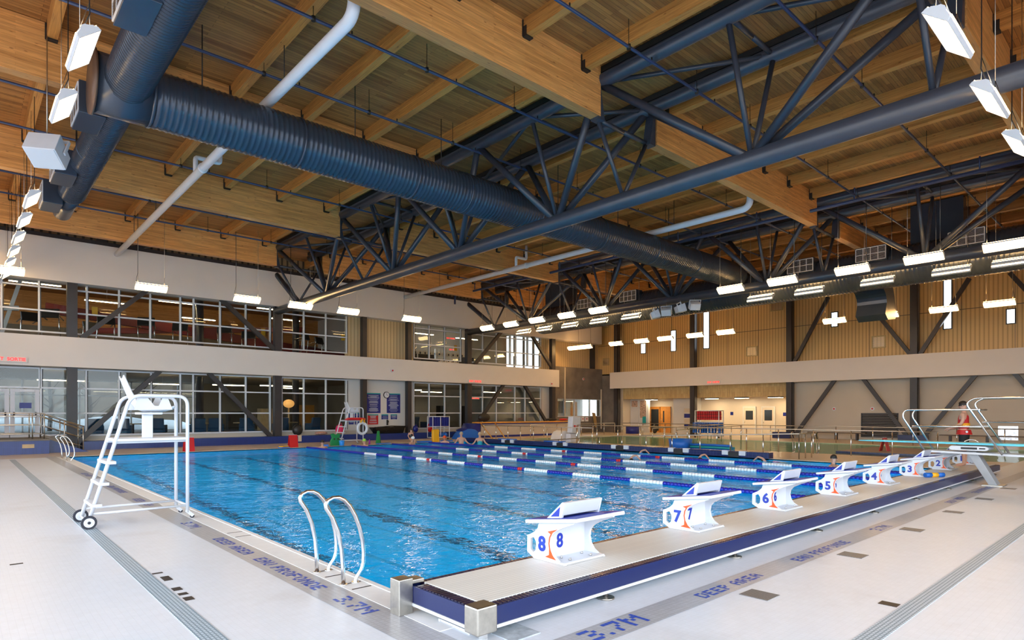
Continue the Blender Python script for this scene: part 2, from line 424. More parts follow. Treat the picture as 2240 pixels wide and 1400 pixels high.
wn.links.new(ramp(wn, mrw.outputs['Result'], [(0, (.24, .25, .265)), (1, (.83, .915, 1))]), bg.inputs['Color'])
sc.view_settings.view_transform = 'Standard'; sc.view_settings.look = 'None'; sc.view_settings.gamma = 1; sc.view_settings.use_curve_mapping = False
sc.view_settings.exposure = 0.32
cy = sc.cycles; cy.max_bounces = 9; cy.diffuse_bounces = 4; cy.glossy_bounces = 4; cy.transmission_bounces = 5; cy.transparent_max_bounces = 10
cy.use_denoising = True; cy.sample_clamp_indirect = 6; cy.blur_glossy = .5; cy.caustics_reflective = False; cy.caustics_refractive = True

# ------------------------------------------------------------------ floor and pools
PX0, PX1, PY0, PY1 = 3.13, 22.7, 4.35, 29.75
LX0, LX1, LY0, LY1 = 27.3, 37.0, 4.0, 29.6
def rects(mb, R, z=0):
    for x0, y0, x1, y1 in R: mb.add([(x0,y0,z),(x1,y0,z),(x1,y1,z),(x0,y1,z)], [(0,1,2,3)])
    return mb
struct('floor', rects(MB(), [(-9,-9,PX0,PY1), (PX0,-9,PX1,PY0), (PX1,-9,46,LY0)]), M['deck'])
struct('floor_pool_surround', rects(MB(), [(PX1,LY0,LX0,46), (LX0,LY1,46,46), (LX1,LY0,46,LY1), (-9,PY1,PX1,36)]), M['deck_far'])
def basin(name, x0, x1, y0, y1, d, m):
    mb = MB(); mb.add([(x0,y0,-d),(x1,y0,-d),(x1,y1,-d),(x0,y1,-d),(x0,y0,0),(x1,y0,0),(x1,y1,0),(x0,y1,0)],
        [(0,1,2,3),(0,4,5,1),(1,5,6,2),(2,6,7,3),(3,7,4,0)])
    return struct(name, mb, m)
basin('floor_pool_basin', PX0, PX1, PY0, PY1, 2.6, M['basin'])
basin('floor_leisure_basin', LX0, LX1, LY0, LY1, 1.2, M['basin_green'])
ll = MB()
for k in range(8):
    x = PX0+1.22+2.45*k
    rects(ll, [(x-.10, 6.2, x+.10, 27.8), (x-.5, 27.5, x+.5, 27.74), (x-.5, 6.2, x+.5, 6.44)], -2.595)
struct('floor_lane_markings', ll, M['lane_line'])
for nm, a, m in (('water_surface', (PX0,PY0,PX1,PY1), 'water'), ('water_leisure_pool', (LX0,LY0,LX1,LY1), 'water_green')):
    x0,y0,x1,y1 = a
    o = MB().add([(x0,y0,-.03),(x1,y0,-.03),(x1,y1,-.03),(x0,y1,-.03)], [(0,1,2,3)]).build(nm, M[m], fix=False); tag(o, kind='structure')
g = MB(); g.box((2.84,4.0,-.03),(3.10,PY1+.25,.006)); g.box((3.10,4.0,-.2),(3.16,PY1,.012))
g.box((2.84,PY1,-.03),(PX1,PY1+.22,.006)); g.box((PX1,4.0,-.03),(PX1+.22,10.6,.006))
struct('floor_gutter_strip', g, M['gutter'])
sl = MB()
for y in (6.38, 6.12, 5.74, 5.52, 9.3, 8.95):
    sl.box((2.87, y-.012, .004), (3.08, y+.012, .0075))
struct('floor_gutter_slots', sl, M['mat_brown'])
bd = rects(MB(), [(2.5,3.27,2.84,PY1+.5), (2.5,2.97,26,3.27)], .003)
struct('floor_grey_band', bd, M['band'])
t = MB(); t.box((1.37,1.9,-.02),(1.54,29.2,.004)); struct('floor_trench_drain', t, M['trench_y'])
t = MB(); t.box((2.6,1.57,-.02),(26,1.73,.004)); struct('floor_trench_drain_side', t, M['trench'])
R_, U_ = (1,0,0), (0,1,0)
for k, (s, x, h) in enumerate((('3.7M',3.62,.042), ('DEEP AREA',5.22,.028), ('EAU PROFONDE',7.34,.028), ('3.7M',10.1,.032), ('DEEP AREA',14.2,.028), ('EAU PROFONDE',16.4,.028))):
    struct('floor_marking', tile_text(s, (x,3.045), R_, U_, h, .006), M['marking_blue'])
for s, y, h in (('3.7M',5.34,.034), ('EAU PROFONDE',7.45,.030), ('DEEP AREA',9.02,.030), ('3.7M',10.66,.034), ('EAU PROFONDE',17.2,.03), ('DEEP AREA',14.3,.03), ('DEEP AREA',21.4,.03)):
    struct('floor_marking', tile_text(s, (2.60,y), (0,-1,0), (1,0,0), h, .006), M['marking_blue'])
for k, (x, y) in enumerate(((5.69,2.75),(8.13,2.75),(10.55,2.75),(12.95,2.75),(15.4,2.75),(17.9,2.75))):
    mb = MB(); mb.box((x-.13,y-.14,0),(x+.13,y+.14,.006))
    one('floor_drain', mb, M['grate'], 'square grey floor drain grate, %s out from the near end of the raised bulkhead' % ('first','second','third','fourth','fifth','sixth')[k], 'drain', 'square drain grates along the bulkhead')
mb = MB()
for x,y,dx,dy in ((1.60,7.52,.10,.05),(1.62,7.22,.08,.20),(1.60,6.72,.08,.12),(1.60,6.50,.08,.08),(1.60,6.30,.08,.12),(.49,9.07,.12,.05)): mb.box((x-dx/2,y-dy/2,.001),(x+dx/2,y+dy/2,.004))
mb.box((6.24,1.75,.001),(6.36,1.90,.004))
struct('floor_dark_inset', mb, M['mat_brown'])
one('pit_cover', MB().box((3.12,3.44,0),(3.42,3.74,.008)), speckle('pit_cover_metal', (.42,.47,.52), .35, .25, 14), 'square mottled metal pit cover in the deck by the bulkhead corner leg', 'cover')
gm = MB()
for i in range(9): gm.box((2.99+.036*i, 3.80, .0), (3.012+.036*i, 4.20, .02))
gm.box((2.98,3.79,0),(3.32,3.81,.024)); gm.box((2.98,4.19,0),(3.32,4.21,.024))
one('gutter_grille', gm, M['white'], 'white slatted gutter grille lying under the bulkhead end', 'grille')

e = MB(); e.box((14,-9.3,0),(46,-9,10.85)); e.box((-9.3,-9.3,9.3),(14,-9,10.85)); struct('wall_south_light_block', e, M['tan_y'])  # unseen wall, shaped to block sky reflections in the glazing and shade the ceiling
e = MB(); e.box((-9.3,-9.3,9.3),(-9,36,10.85)); e.box((-9.3,24,0),(-9,36,9.3)); struct('wall_west_light_block', e, M['tan_x'])  # unseen wall whose top fascia is put in to shade the ceiling
pl_ = [((PX0+.02,y,-.8),(1,0,0),'left pool wall') for y in (6.5,10.5,14.5,18.5,22.5,26.5)]+[((x,PY0+.02,-.8),(0,1,0),'pool wall under the bulkhead') for x in (5.6,8.5,11.5,14.5,17.5,20.5)]
for k, (p, d, w_) in enumerate(pl_):  # lamps added out of view below the surface to light the basin
    t = thing('added_pool_light', 'round underwater light added to brighten water, in the %s, %s along' % (w_, ('first','second','third','fourth','fifth','sixth')[k % 6]), 'light', p, group='added underwater lights'); p = Vector(p); d = Vector(d)
    MB().tube([p-d*.02, p+d*.03], .24, 20).build('bezel', M['ss'], t); MB().tube([p+d*.03, p+d*.045], .19, 20).build('lens', M['added_pool_light'], t)

# ------------------------------------------------------------------ window wall (north) and right wall (east)
GY = 35.6
n_ = MB(); n_.box((-9,GY,0),(36.6,GY+.25,.62)); struct('wall_north_plinth', n_, M['grey_wall'])
n_ = MB(); n_.box((18.13,GY,.62),(23.08,GY+.25,3.95)); n_.box((35.4,GY,.62),(36.6,GY+.25,3.95)); struct('wall_north_lower', n_, M['light_wall'])
n_ = MB(); n_.box((18.13,GY,5.2),(23.08,GY+.25,9)); n_.box((35.4,GY,5.2),(36.6,GY+.25,9)); n_.box((36.6,36.0,5.55),(43.4,36.3,10.8)); struct('wall_north_upper', n_, M['tan_y'])
n_ = MB(); n_.box((-9,34.88,3.87),(36.85,GY+.3,5.27)); struct('wall_north_band', n_, M['white_paint'])
n_ = MB(); n_.box((-9,34.94,7.83),(42.4,GY+.3,9.78)); struct('wall_north_high_band', n_, M['white_paint'])
n_ = MB(); n_.box((-9,GY-.05,9.95),(43.4,GY+.3,10.85)); struct('wall_north_top', n_, M['tan_dark'])
n_ = MB(); n_.box((-9,35.05,9.78),(42.4,35.3,9.98)); struct('beam_north_top', n_, M['steel_dark'])
n_ = MB(); n_.box((36.5,35.55,0),(44.0,35.95,1.40)); n_.box((36.5,35.55,2.93),(44.0,35.95,5.65)); n_.box((36.5,35.55,1.4),(37.35,35.95,2.93)); n_.box((43.1,35.55,1.4),(44,35.95,2.93))
struct('wall_concrete', n_, M['concrete'])
CX = [3.93, 13.6, 19.1, 22.44, 27.55, 36.35]
for x in CX:
    h = .2 if x in (13.6, 27.55, 36.35, 3.93) else .15
    c = MB(); c.box((x-h,35.02,.0),(x+h,35.06,9.7)); c.box((x-h,35.32,.0),(x+h,35.36,9.7)); c.box((x-.03,35.04,0),(x+.03,35.34,9.7)); c.box((x-h,35.04,0),(x-h+.02,35.34,9.7))
    struct('column_north', c, M['steel_dark'])
c = MB(); c.box((42.0,35.7,5.6),(42.4,35.99,10.8)); struct('column_corner', c, M['steel_dark'])
for a, b in (((4.29,5.28),(7.1,8.0)), ((10.25,8.15),(13.5,5.3)), ((28.1,5.28),(30.9,8.1)), ((33.74,8.15),(36.2,5.5)), ((4.1,.3),(7.6,3.88)), ((9.9,3.88),(13.3,.3)), ((27.9,.4),(30.95,3.9)), ((33.15,3.9),(36.1,.4))):
    struct('column_brace', MB().bar((a[0],35.16,a[1]),(b[0],35.16,b[1]),.22,.2,up=(0,1,0)), M['steel_dark'])
c = MB(); c.bar((7.6,35.2,10.4),(6.2,35.2,9.85),.2); c.box((4.9,35.1,9.9),(5.3,35.3,10.6)); struct('beam_brace_high', c, M['steel_dark'])
# right wall
EX = 43.2
e = MB(); e.box((EX,-9,0),(EX+.3,18.9,3.95)); struct('wall_east_lower', e, M['grey_wall'])
e = MB(); e.box((EX,-9,5.1),(EX+.3,36.3,10.85)); struct('wall_east_upper', e, M['tan_x'])
e = MB()
for z in (7.75,): e.box((EX-.012,-9,z-.02),(EX,36,z+.02))
for y in [k*2.43+1.5 for k in range(14)]: e.box((EX-.012,y-.012,5.2),(EX,y+.012,10.8))
struct('wall_east_seams', e, M['tan_dark'])
e = MB(); e.box((42.3,-9,3.85),(EX+.3,33.95,5.25)); struct('wall_east_band', e, M['white_paint'])
e = MB(); e.box((EX,18.9,2.92),(EX+.35,33.2,3.9)); struct('wall_east_fascia', e, M['osb'])
e = MB(); e.box((45.6,18.9,0),(45.8,36,3.2)); e.box((EX,18.7,0),(45.8,18.9,3)); e.box((EX,33.2,0),(45.8,33.5,3.95)); e.box((EX+.35,18.9,2.95),(45.8,33.3,3.05)); struct('wall_east_recess', e, M['cream'])
e = MB(); e.box((44.4,27.0,0),(45.6,28.9,2.95)); struct('wall_east_pier', e, M['light_wall'])
e = MB(); e.box((EX,33.5,0),(EX+.3,36.2,5.2)); struct('wall_corner', e, M['concrete'])
for y in (33.4, 25.9, 18.4, 10.98, 3.5):
    c = MB(); c.box((42.4,y-.2,0),(42.44,y+.2,10.6)); c.box((42.76,y-.2,0),(42.8,y+.2,10.6)); c.box((42.42,y-.03,0),(42.78,y+.03,10.6)); c.box((42.4,y-.2,0),(42.8,y-.18,10.6))
    struct('column_east', c, M['steel_dark'])
for a, b in (((18.1,5.25),(15.9,9.4)), ((14.0,9.4),(11.2,5.25)), ((10.7,5.25),(8.3,9.4)), ((18.0,.3),(15.5,3.9)), ((13.8,3.9),(11.3,.2)), ((10.6,.2),(8.0,3.9)), ((6.3,3.9),(3.8,.2)), ((6.5,9.4),(3.8,5.25))):
    struct('column_brace', MB().bar((42.62,a[0],a[1]),(42.62,b[0],b[1]),.22,.2,up=(1,0,0)), M['steel_dark'])

# windows of the north wall: frame mesh with a child for the panes
def window(n, xs, zs, y=GY, dark=True):
    fr = MB(); gk = MB(); w = .035
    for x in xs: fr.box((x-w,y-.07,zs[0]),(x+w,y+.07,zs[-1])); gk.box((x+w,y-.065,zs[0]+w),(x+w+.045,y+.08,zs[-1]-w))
    for z in zs: fr.box((xs[0]-w,y-.08,z-w),(xs[-1]+w,y+.06,z+w))
    o = struct('window_%d' % n, fr, M['alu'])
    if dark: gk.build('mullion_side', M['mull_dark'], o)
    p = MB(); p.box((xs[0],y-.006,zs[0]),(xs[-1],y+.006,zs[-1])); p.build('pane', M['glass'], o)
    return o
UZ = [5.5, 6.48, 7.57, 8.45]; LZ = [.66, 1.72, 2.9, 3.8]
window(1, [-2.5,-1.2,.1,1.4,2.73,3.85], UZ); window(2, [4.1,4.56,5.88,7.24,8.63,9.27,10.6,11.96,13.32], UZ); window(3, [14.0,15.33,16.73,18.1], UZ)
window(4, [23.12,24.37,25.7,27.13], UZ); window(5, [27.75,29.21,30.57,31.98,32.56,33.86,35.36], UZ)
window(6, [2.8,3.85], [.7,1.72,2.9,3.8]); window(7, [4.1,4.53,5.88,7.28,8.63,9.25,10.6,11.96,13.32], LZ); window(8, [14.0,15.33,16.73,18.1], LZ)
window(9, [23.1,24.37,25.7,27.13], LZ); window(10, [27.75,29.2,30.57,32.5,33.6,35.36], LZ)
window(11, [-2.5,-1.2,.35,2.75], [2.9,3.8]); window(12, [37.35,38.3,39.6,41.6,43.1], [1.42,2.92], 35.7, False)
# slit windows of the right wall
M['sky_pane'] = mat('daylight_pane', (.8,.85,.9), .3, emit=(.86,.93,1), estr=3.4)
for k, (y0,y1,z0,z1) in enumerate(((30.84,31.26,6.82,7.6),(27.89,28.3,6.79,8.42),(24.91,25.34,6.78,9.75),(9.28,9.63,6.71,9.55),(6.37,6.7,6.71,7.46),(15.55,15.9,7.5,8.4))):
    f = MB(); f.prism([(y0-.06,z0-.06),(y1+.06,z0-.06),(y1+.06,z1+.06),(y0-.06,z1+.06)],'x',EX-.04,EX+.02,[(y0,z0),(y1,z0),(y1,z1),(y0,z1)])
    o = struct('window_%d' % (13+k), f, M['mull_dark']); MB().box((EX-.02,y0,z0),(EX-.005,y1,z1)).build('pane', M['sky_pane'], o)

# ------------------------------------------------------------------ roof
struct('ceiling', MB().box((-9,-9,10.8),(44,36.4,10.95)), M['deck_wood'])
BY = [-4.2, 3.1, 10.4, 17.9, 25.1, 32.3]
JX = [11.75-2.03*k for k in range(10)]+[15.45+2.03*k for k in range(6)]+[29.35+2.03*k for k in range(7)]
for i in range(6):
    y0 = BY[i]+.15; y1 = BY[i+1]-.15 if i < 5 else 35.5
    for x in JX:
        tag(MB().box((x-.1,y0,10.42),(x+.1,y1,10.8)).build('ceiling_joist', M['glulam_y']), kind='structure')
seg = [(-8.6,12.4,'west of the near truss'), (14.93,26.27,'between the two trusses'), (28.83,42.4,'running into the right wall')]
ordn = ['', 'fifth', 'fourth', 'third', 'second', 'first']
for i, y in enumerate(BY):
    for x0, x1, w_ in seg:
        if i == 0 and x0 < 0: continue
        b = thing('glulam_beam', 'pale glued timber roof beam %s, %s out from the window wall' % (w_, ordn[i] or 'sixth'), 'beam', ((x0+x1)/2,y,9.48), group='glued timber roof beams')
        MB().box((x0,y-.15,9.48),(x1,y+.15,10.79)).build('timber', M['glulam_x'], b)
        for x in JX:
            if x0 < x < x1 and i > 0:
                h = MB(); h.box((x-.11,y-.165,10.38),(x+.11,y-.150,10.42)); h.box((x-.13,y-.17,10.40),(x-.10,y-.15,10.78)); h.box((x-.11,y-.27,10.385),(x+.11,y-.15,10.415)); h.box((x-.115,y-.27,10.39),(x-.10,y-.15,10.62)); h.build('joist_hanger', M['black'], b)

def truss(x0, label):
    t = thing('roof_truss', label, 'truss', (x0, 15, 7.35), group='steel roof trusses'); S = M['steel']
    MB().tube([(x0,35.25,7.6),(x0,-8.5,7.6)], .225, 20).build('bottom_chord', S, t)
    zt = 10.45; dx = 1.08
    for s in (-1, 1):
        xc = x0+s*dx
        MB().tube([(xc,33.2,zt),(xc,-8.5,zt)], .185, 16).build('top_chord', S, t)
        f = MB(); f.box((xc-.1,-8.5,zt+.18),(xc+.1,33.3,10.78)); f.build('chord_packer', M['black'], t)
        def mem(nm, a, b, r): MB().tube([a, b], r, 10).build(nm, S, t)
        for yb, tops in ((28.8,(32.2,25.1)), (22.5,(25.0,20.3)), (17.9,(20.2,15.5)), (12.94,(15.4,10.5)), (6.75,(10.3,3.1)), (-.5,(3.0,-4.2))):
            for yt in tops:
                q = (x0+s*.06, yb+(.12 if yt > yb else -.12), 7.7)
                mem('diagonal', q, (xc, yt, zt-.1), .105)
            mem('post', (x0+s*.04, yb, 7.7), (xc, yb, zt-.1), .065)
            mem('cross_strut', (x0, yb, zt), (xc, yb, zt), .06)
        for yb in (32.2, 25.05, 10.45, 3.2):
            mem('hanger_post', (x0, yb, 7.7), (xc+s*.0, yb, 9.5), .06)
            mem('cross_strut', (x0, yb, 9.5), (xc, yb, 9.5), .06)
        for yb in BY[1:]:
            e = xc+s*.19
            MB().prism([(e,10.35),(e-s*.08,10.35),(e-s*.26,9.42),(e,9.42)],'y',yb-.13,yb+.13).build('end_plate', S, t)
    for a, b in ((32.2,28.8), (28.8,25.1), (25.1,22.5), (22.5,17.9), (17.9,12.94), (12.94,10.4), (10.4,6.75), (6.75,3.1), (3.1,-.5)):
        k = 1 if int(a) % 2 else -1
        MB().tube([(x0+k*dx,a,zt),(x0-k*dx,b,zt)], .06, 8).build('cross_brace', S, t)
    MB().tube([(x0-.1,35.1,9.7),(x0,32.3,7.75)], .15, 10).build('end_strut', S, t)
    return t
truss(13.6, 'big blue-grey tubular steel truss crossing overhead, with the fat duct threaded through it')
truss(27.5, 'blue-grey tubular steel truss hung with a row of bright lamps, over the pool railings')
# ------------------------------------------------------------------ ducts
def ribbed(mb, axis, c, r, a, b, period, rib=.014, n=40):
    prof = [(r, a)]; k = int((b-a)/period)
    for i in range(1, k):
        h = a+i*period; prof += [(r, h-.022), (r+rib, h), (r, h+.022)]
    prof.append((r, b)); return mb.lathe(prof, c, n, axis)
def band(mb, axis, c, r, at, w_=.05, n=40): return mb.lathe([(r,at-w_),(r+.025,at-w_),(r+.025,at+w_),(r,at+w_)], c, n, axis)
DY, DZ, DR = 15.4, 8.70, .605
d = thing('ventilation_duct', 'fat dark blue-grey ribbed round duct running the length of the hall through the near truss', 'duct', (15,DY,DZ), group='round ceiling ducts')
mb = MB(); ribbed(mb, 'x', (0,DY,DZ), DR, 3.12, 29.45, .125); mb.build('ribbed_tube', M['duct'], d)
mb = MB(); mb.lathe([(DR+.01,2.08),(DR+.01,3.12)], (0,DY,DZ), 40, 'x'); mb.build('plain_tee', M['duct'], d)
MB().lathe([(.001,2.04),(DR+.06,2.04),(DR+.06,2.09),(.001,2.09)], (0,DY,DZ), 40, 'x').build('end_cap', speckle('end_cap_paint', (.10,.055,.035), .45, .1, 3), d)
for x in (3.12, 6.46, 9.86, 11.8, 14.9, 18.4, 21.8, 25.07): band(MB(), 'x', (0,DY,DZ), DR, x, .03).build('seam_band', M['duct'], d)
for x in (4.2, 8.1, 11.0, 16.2, 19.7, 23.3): MB().cyl((x,DY,DZ+DR-.02),(x,DY,10.79),.014,6).build('hanger_rod', M['black'], d)
CXD = 2.63
d = thing('ventilation_duct', 'dark ribbed round duct crossing above the left deck, branching off the fat duct end', 'duct', (CXD,12,DZ), group='round ceiling ducts')
mb = MB(); ribbed(mb, 'y', (CXD,0,DZ), .43, -6, 15.1, .10); mb.build('ribbed_tube', M['duct'], d)
mb = MB(); ribbed(mb, 'y', (CXD,0,DZ-.02), .36, 15.7, 23.6, .10); mb.build('ribbed_tube', M['duct'], d)
mb = MB(); mb.lathe([(.27,23.5),(.27,26.0),(.001,26.05)], (CXD,0,DZ-.06), 24, 'y'); mb.build('end_tube', M['duct'], d)
for y in (9.2, 19.4): band(MB(), 'y', (CXD,0,DZ), .43 if y < 15 else .36, y, .02).build('seam_band', M['duct'], d)
def grille_box(lo, hi, face, parent):
    MB().box(lo, hi).build('outlet_box', M['duct'], parent, .01)
    f = MB(); x = lo[0]
    y0,y1,z0,z1 = lo[1]+.04, hi[1]-.04, lo[2]+.05, hi[2]-.05
    nn = max(2, round((y1-y0)/.32))
    for i in range(nn+1): yy = y0+(y1-y0)*i/nn; f.box((x-.02,yy-.014,z0),(x,yy+.014,z1))
    for zz in (z0,(z0+z1)/2,z1): f.box((x-.021,y0,zz-.014),(x,y1,zz+.014))
    g_ = f.build('grille_frame', face, parent)
    b_ = MB()
    for i in range(int((z1-z0)/.045)): b_.box((x-.012,y0,z0+i*.045),(x-.002,y1,z0+i*.045+.018))
    b_.build('grille_blades', M['ssd'], g_)
for y in (11.0, 16.1, 20.6, 23.7): grille_box((1.92,y,8.28),(2.42,y+1.15,8.98), M['lamp_body'], d)
for y in (3, 7, 13.5, 18.3, 22.6): MB().cyl((CXD,y,DZ+.3),(CXD,y,10.79),.014,6).build('hanger_rod', M['black'], d)
d = thing('ventilation_duct', 'big dark duct with pale grilles running behind the lamp-hung truss', 'duct', (30.3,12,8.1), group='round ceiling ducts')
mb = MB(); ribbed(mb, 'y', (30.35,0,8.12), .86, -8, 30.4, .16); mb.build('ribbed_tube', M['duct'], d)
MB().lathe([(.001,30.42),(.86,30.40)], (30.35,0,8.12), 40, 'y').build('end_cap', M['duct'], d)
for y in (5.2, 8.6, 11.6, 21.6, 25.0): grille_box((29.36,y,8.32),(29.95,y+1.25,8.98), M['white'], d)
for y, x in ((6.2,31.4), (28.1,30.9)): MB().box((x-.6,y,8.5),(x+.6,y+1.9,10.75)).build('riser', M['duct'], d)
el = [(31.1,8.6),(32.2,8.6)]+[(32.2+1.9*math.sin(a), 6.7+1.9*math.cos(a)) for a in [k*PI/16 for k in range(1,9)]]+[(34.1,6.35),(33.0,6.2),(32.6,6.45)]+[(32.2+.6*math.sin(a), 7.0+.6*math.cos(a)) for a in [PI/2-k*PI/12 for k in range(0,7)]]+[(31.1,7.6)]
MB().prism(el, 'y', 9.6, 10.9).build('elbow', M['duct'], d)

# ------------------------------------------------------------------ pipes
def white_pipe(x, yend, label, by):
    t = thing('drain_pipe', label, 'pipe', (x,20,9.45), group='white roof drain pipes')
    MB().tube(fillet([(x,35.1,9.45),(x,yend,9.45),(x,yend,10.79)], .35, 6), .125, 16).build('main_run', M['pipe_white'], t)
    for y in by:
        MB().tube(fillet([(x,y,9.5),(x,y,10.05),(x+.75,y,10.05),(x+.75,y,10.79)], .1, 3), .075, 12).build('branch', M['pipe_white'], t)
        band(MB(), 'y', (x,0,9.45), .125, y-.8, .06, 16).build('coupling', M['pipe_white'], t)
    for y in (14.3, 19.3, 27.0, 31.0): MB().cyl((x,y,9.5),(x,y,10.79),.012,6).build('hanger_rod', M['black'], t)
white_pipe(5.69, 10.85, 'long white drain pipe crossing above the left end of the fat duct', (21.6,))
white_pipe(22.02, 11.0, 'long white drain pipe between the two steel trusses', (24.0,))
pl = {5.6:'over the near deck', 8.6:'just before the first big timber beam', 12.5:'in front of the fat duct', 15.35:'above the fat duct', 20.1:'first one beyond the fat duct',
      23.0:'second one beyond the fat duct', 27.6:'third one beyond the fat duct', 30.3:'next to the window wall beam'}
for y, w_ in pl.items():
    t = thing('sprinkler_pipe', 'thin blue sprinkler pipe under the roof, '+w_, 'pipe', (15,y,10.15), group='thin blue sprinkler pipes')
    MB().tube([(-8.5,y,10.15),(42.9,y,10.15)], .036, 8).build('run', M['sprinkler'], t)
    for k in range(17):
        x = -6+2.9*k; MB().tube([(x,y,10.79),(x,y,10.21),(x,y,10.20),(x,y,10.10)], [.008,.008,.05,.05], 8).build('hanger', M['black'], t)
        MB().cyl((x+.9,y,10.15),(x+.9,y,10.26),.018,6).build('sprinkler_head', M['black'], t)
t = thing('sprinkler_pipe', 'dark blue pipe slung below the roof in front of the lamp-hung truss', 'pipe', (25.6,14,9.92), group='thin blue sprinkler pipes')
MB().tube(fillet([(25.6,34.2,9.3),(25.6,34.2,9.92),(25.6,-8,9.92)], .15, 4), .07, 10).build('run', M['sprinkler'], t)
for k in range(10): MB().cyl((25.6,32-3.9*k,9.92),(25.6,32-3.9*k,10.79),.03,6).build('hanger', M['sprinkler'], t)

# ------------------------------------------------------------------ suspended lamps
def make_lamp(zc, label, group, glow, roll=0.0, drop=True, top=10.79):
    t = thing('pendant_lamp', label, 'lamp', (0,0,zc), group=group)
    L_ = .625; RX = Matrix.Translation((0,0,zc)) @ Matrix.Rotation(math.radians(roll), 4, 'X')
    def put(mb, nm, m): mb.v = [tuple(RX @ Vector(v)) for v in mb.v]; mb.build(nm, m, t)
    hz = MB()
    for s in (-1, 1):
        hz.prism([(-.19,.0),(.19,.0),(.17,.07),(.08,.11),(.03,.15),(-.03,.15),(-.08,.11),(-.17,.07)], 'x', s*L_-.012, s*L_+.012)
        hz.prism([(s*.192,0),(s*.185,.06),(s*.173,.06),(s*.180,0)], 'x', -L_, L_)
        hz.prism([(s*.14,.09),(s*.02,.14),(s*.02,.15),(s*.14,.10)], 'x', -L_, L_)
    put(hz, 'housing', M['lamp_body'])
    if drop: put(MB().prism([(-.11,-.05),(.11,-.05),(.165,.02),(-.165,.02)], 'x', -L_+.03, L_-.03), 'diffuser', glow)
    else: put(MB().box((-L_+.02,-.165,.016),(L_-.02,.165,.026)), 'diffuser', glow)
    for s in (-1, 1): put(MB().box((-L_+.01,s*.163-.014,.066),(L_-.01,s*.163+.014,.09)), 'side_glow', glow)
    for s in (-1, 1):
        wr = MB()
        for q in (-.1, .1): p = RX @ Vector((s*.52,q,.11)); wr.cyl(p,(s*.52,0,zc+.55),.006,5)
        wr.cyl((s*.52,0,zc+.55),(s*.52,0,top),.006,5); wr.build('suspension_wire', M['ssd'], t)
    MB().tube([RX @ Vector((-.56,0,.13)), (-.58,0,zc+.35), (-.53,0,zc+.6), (-.53,0,top)], .009, 5).build('power_cord', M['black'], t)
    return t
def nth(i): return ['first','second','third','fourth','fifth','sixth','seventh','eighth','ninth','tenth','eleventh'][i]
def lamp_row(pts, z, rz, glow, fmt, group, roll=0.0, drop=True, top=10.79):
    p = None
    for i, (x, y) in enumerate(pts):
        lb = fmt % nth(i)
        if p is None: p = make_lamp(z, lb, group, glow, roll, drop, top); p.location = (x,y,z); p.rotation_euler = (0,0,rz)
        else: dup(p, (x,y,z), rz, lb)
    return p
lamp_row([(1.53,y) for y in (34.2,31.5,29.2,26.85,24.3,21.75,14.75,12.2)], 7.7, PI/2, M['lamp'], 'lit hanging lamp over the left deck, %s of its row from the window wall', 'hanging lamps over the left deck', -40, False, 10.42)
lamp_row([(x,2.22) for x in (10.1,12.75,15.3,17.9)], 6.93, 0, M['lamp'], 'lit hanging lamp at upper right over the near deck, %s from the truss', 'hanging lamps over the near deck', 40, False)
lamp_row([(x,31.0) for x in (1.3,6.36,10.5,13.2,15.9,20.0)], 7.3, 0, M['lamp'], 'lit hanging lamp in front of the window wall, %s from its left end', 'hanging lamps along the window wall', -40)
lamp_row([(26.5,y) for y in (31.8,29.4,27.0,24.5,22.1,14.2,11.8,9.0,6.55,4.15)], 7.45, PI/2, M['lamp'], 'lit hanging lamp on the pool side of the far truss, %s from the window wall', 'hanging lamps along the far truss', 40)
lamp_row([(28.9,y) for y in (30.7,28.7,26.4,24.0,21.6,13.9,11.6,8.8,6.2,4.3)], 7.3, PI/2, M['lamp_far'], 'hanging lamp showing its grey back below the grilled duct, %s from the window wall', 'lamps under the grilled duct', -48)
lamp_row([(38.0,y) for y in (34.3,33.0,29.9,27.5,25.4,23.0,20.7,13.85,11.2,8.5,6.2)], 7.1, PI/2, M['lamp_far'], 'low lit hanging lamp before the tan right wall, %s from the window wall', 'hanging lamps by the right wall', 35)

# floodlights
def flood(loc, rz, rx, label, group, s=1.0, top=7.4):
    t = thing('floodlight', label, 'floodlight', loc, rz, group)
    T = WM[t.name] @ Matrix.Rotation(rx, 4, 'X')
    def put(mb, nm, m): mb.v = [tuple(T @ (Vector(v)*s)) for v in mb.v]; mb.build(nm, m, t, .012)
    a = MB(); a.prism([(-.22,-.2),(.22,-.16),(.22,.16),(-.22,.2)], 'x', -.24, .24); put(a, 'body', M['white'])
    a = MB(); a.prism([(-.21,-.21),(.20,-.165),(.20,-.155),(-.21,-.195)], 'x', -.22, .22); a.box((-.2,.225,-.14),(.2,.24,.14)); put(a, 'visor', M['lamp_body'])
    a = MB(); a.box((-.28,-.03,-.03),(-.25,.03,.30)); a.box((.25,-.03,-.03),(.28,.03,.30)); a.box((-.28,-.03,.28),(.28,.03,.31)); put(a, 'yoke', M['white'])
    MB().cyl((loc[0],loc[1],loc[2]+.2),(loc[0],loc[1],top),.012,6).build('hanger', M['ssd'], t)
flood((26.9,18.6,6.85), .7, -.35, 'white floodlight in the cluster under the far truss, the one by the window-wall end', 'white floodlights under the far truss')
flood((26.9,17.9,6.92), 2.0, -.45, 'white floodlight in the cluster under the far truss, second from its window-wall end', 'white floodlights under the far truss')
flood((26.9,17.1,6.98), .9, -.3, 'white floodlight in the cluster under the far truss, third from its window-wall end', 'white floodlights under the far truss')
flood((26.9,16.3,7.02), 2.4, -.5, 'white floodlight in the cluster under the far truss, the one by the fat duct', 'white floodlights under the far truss')
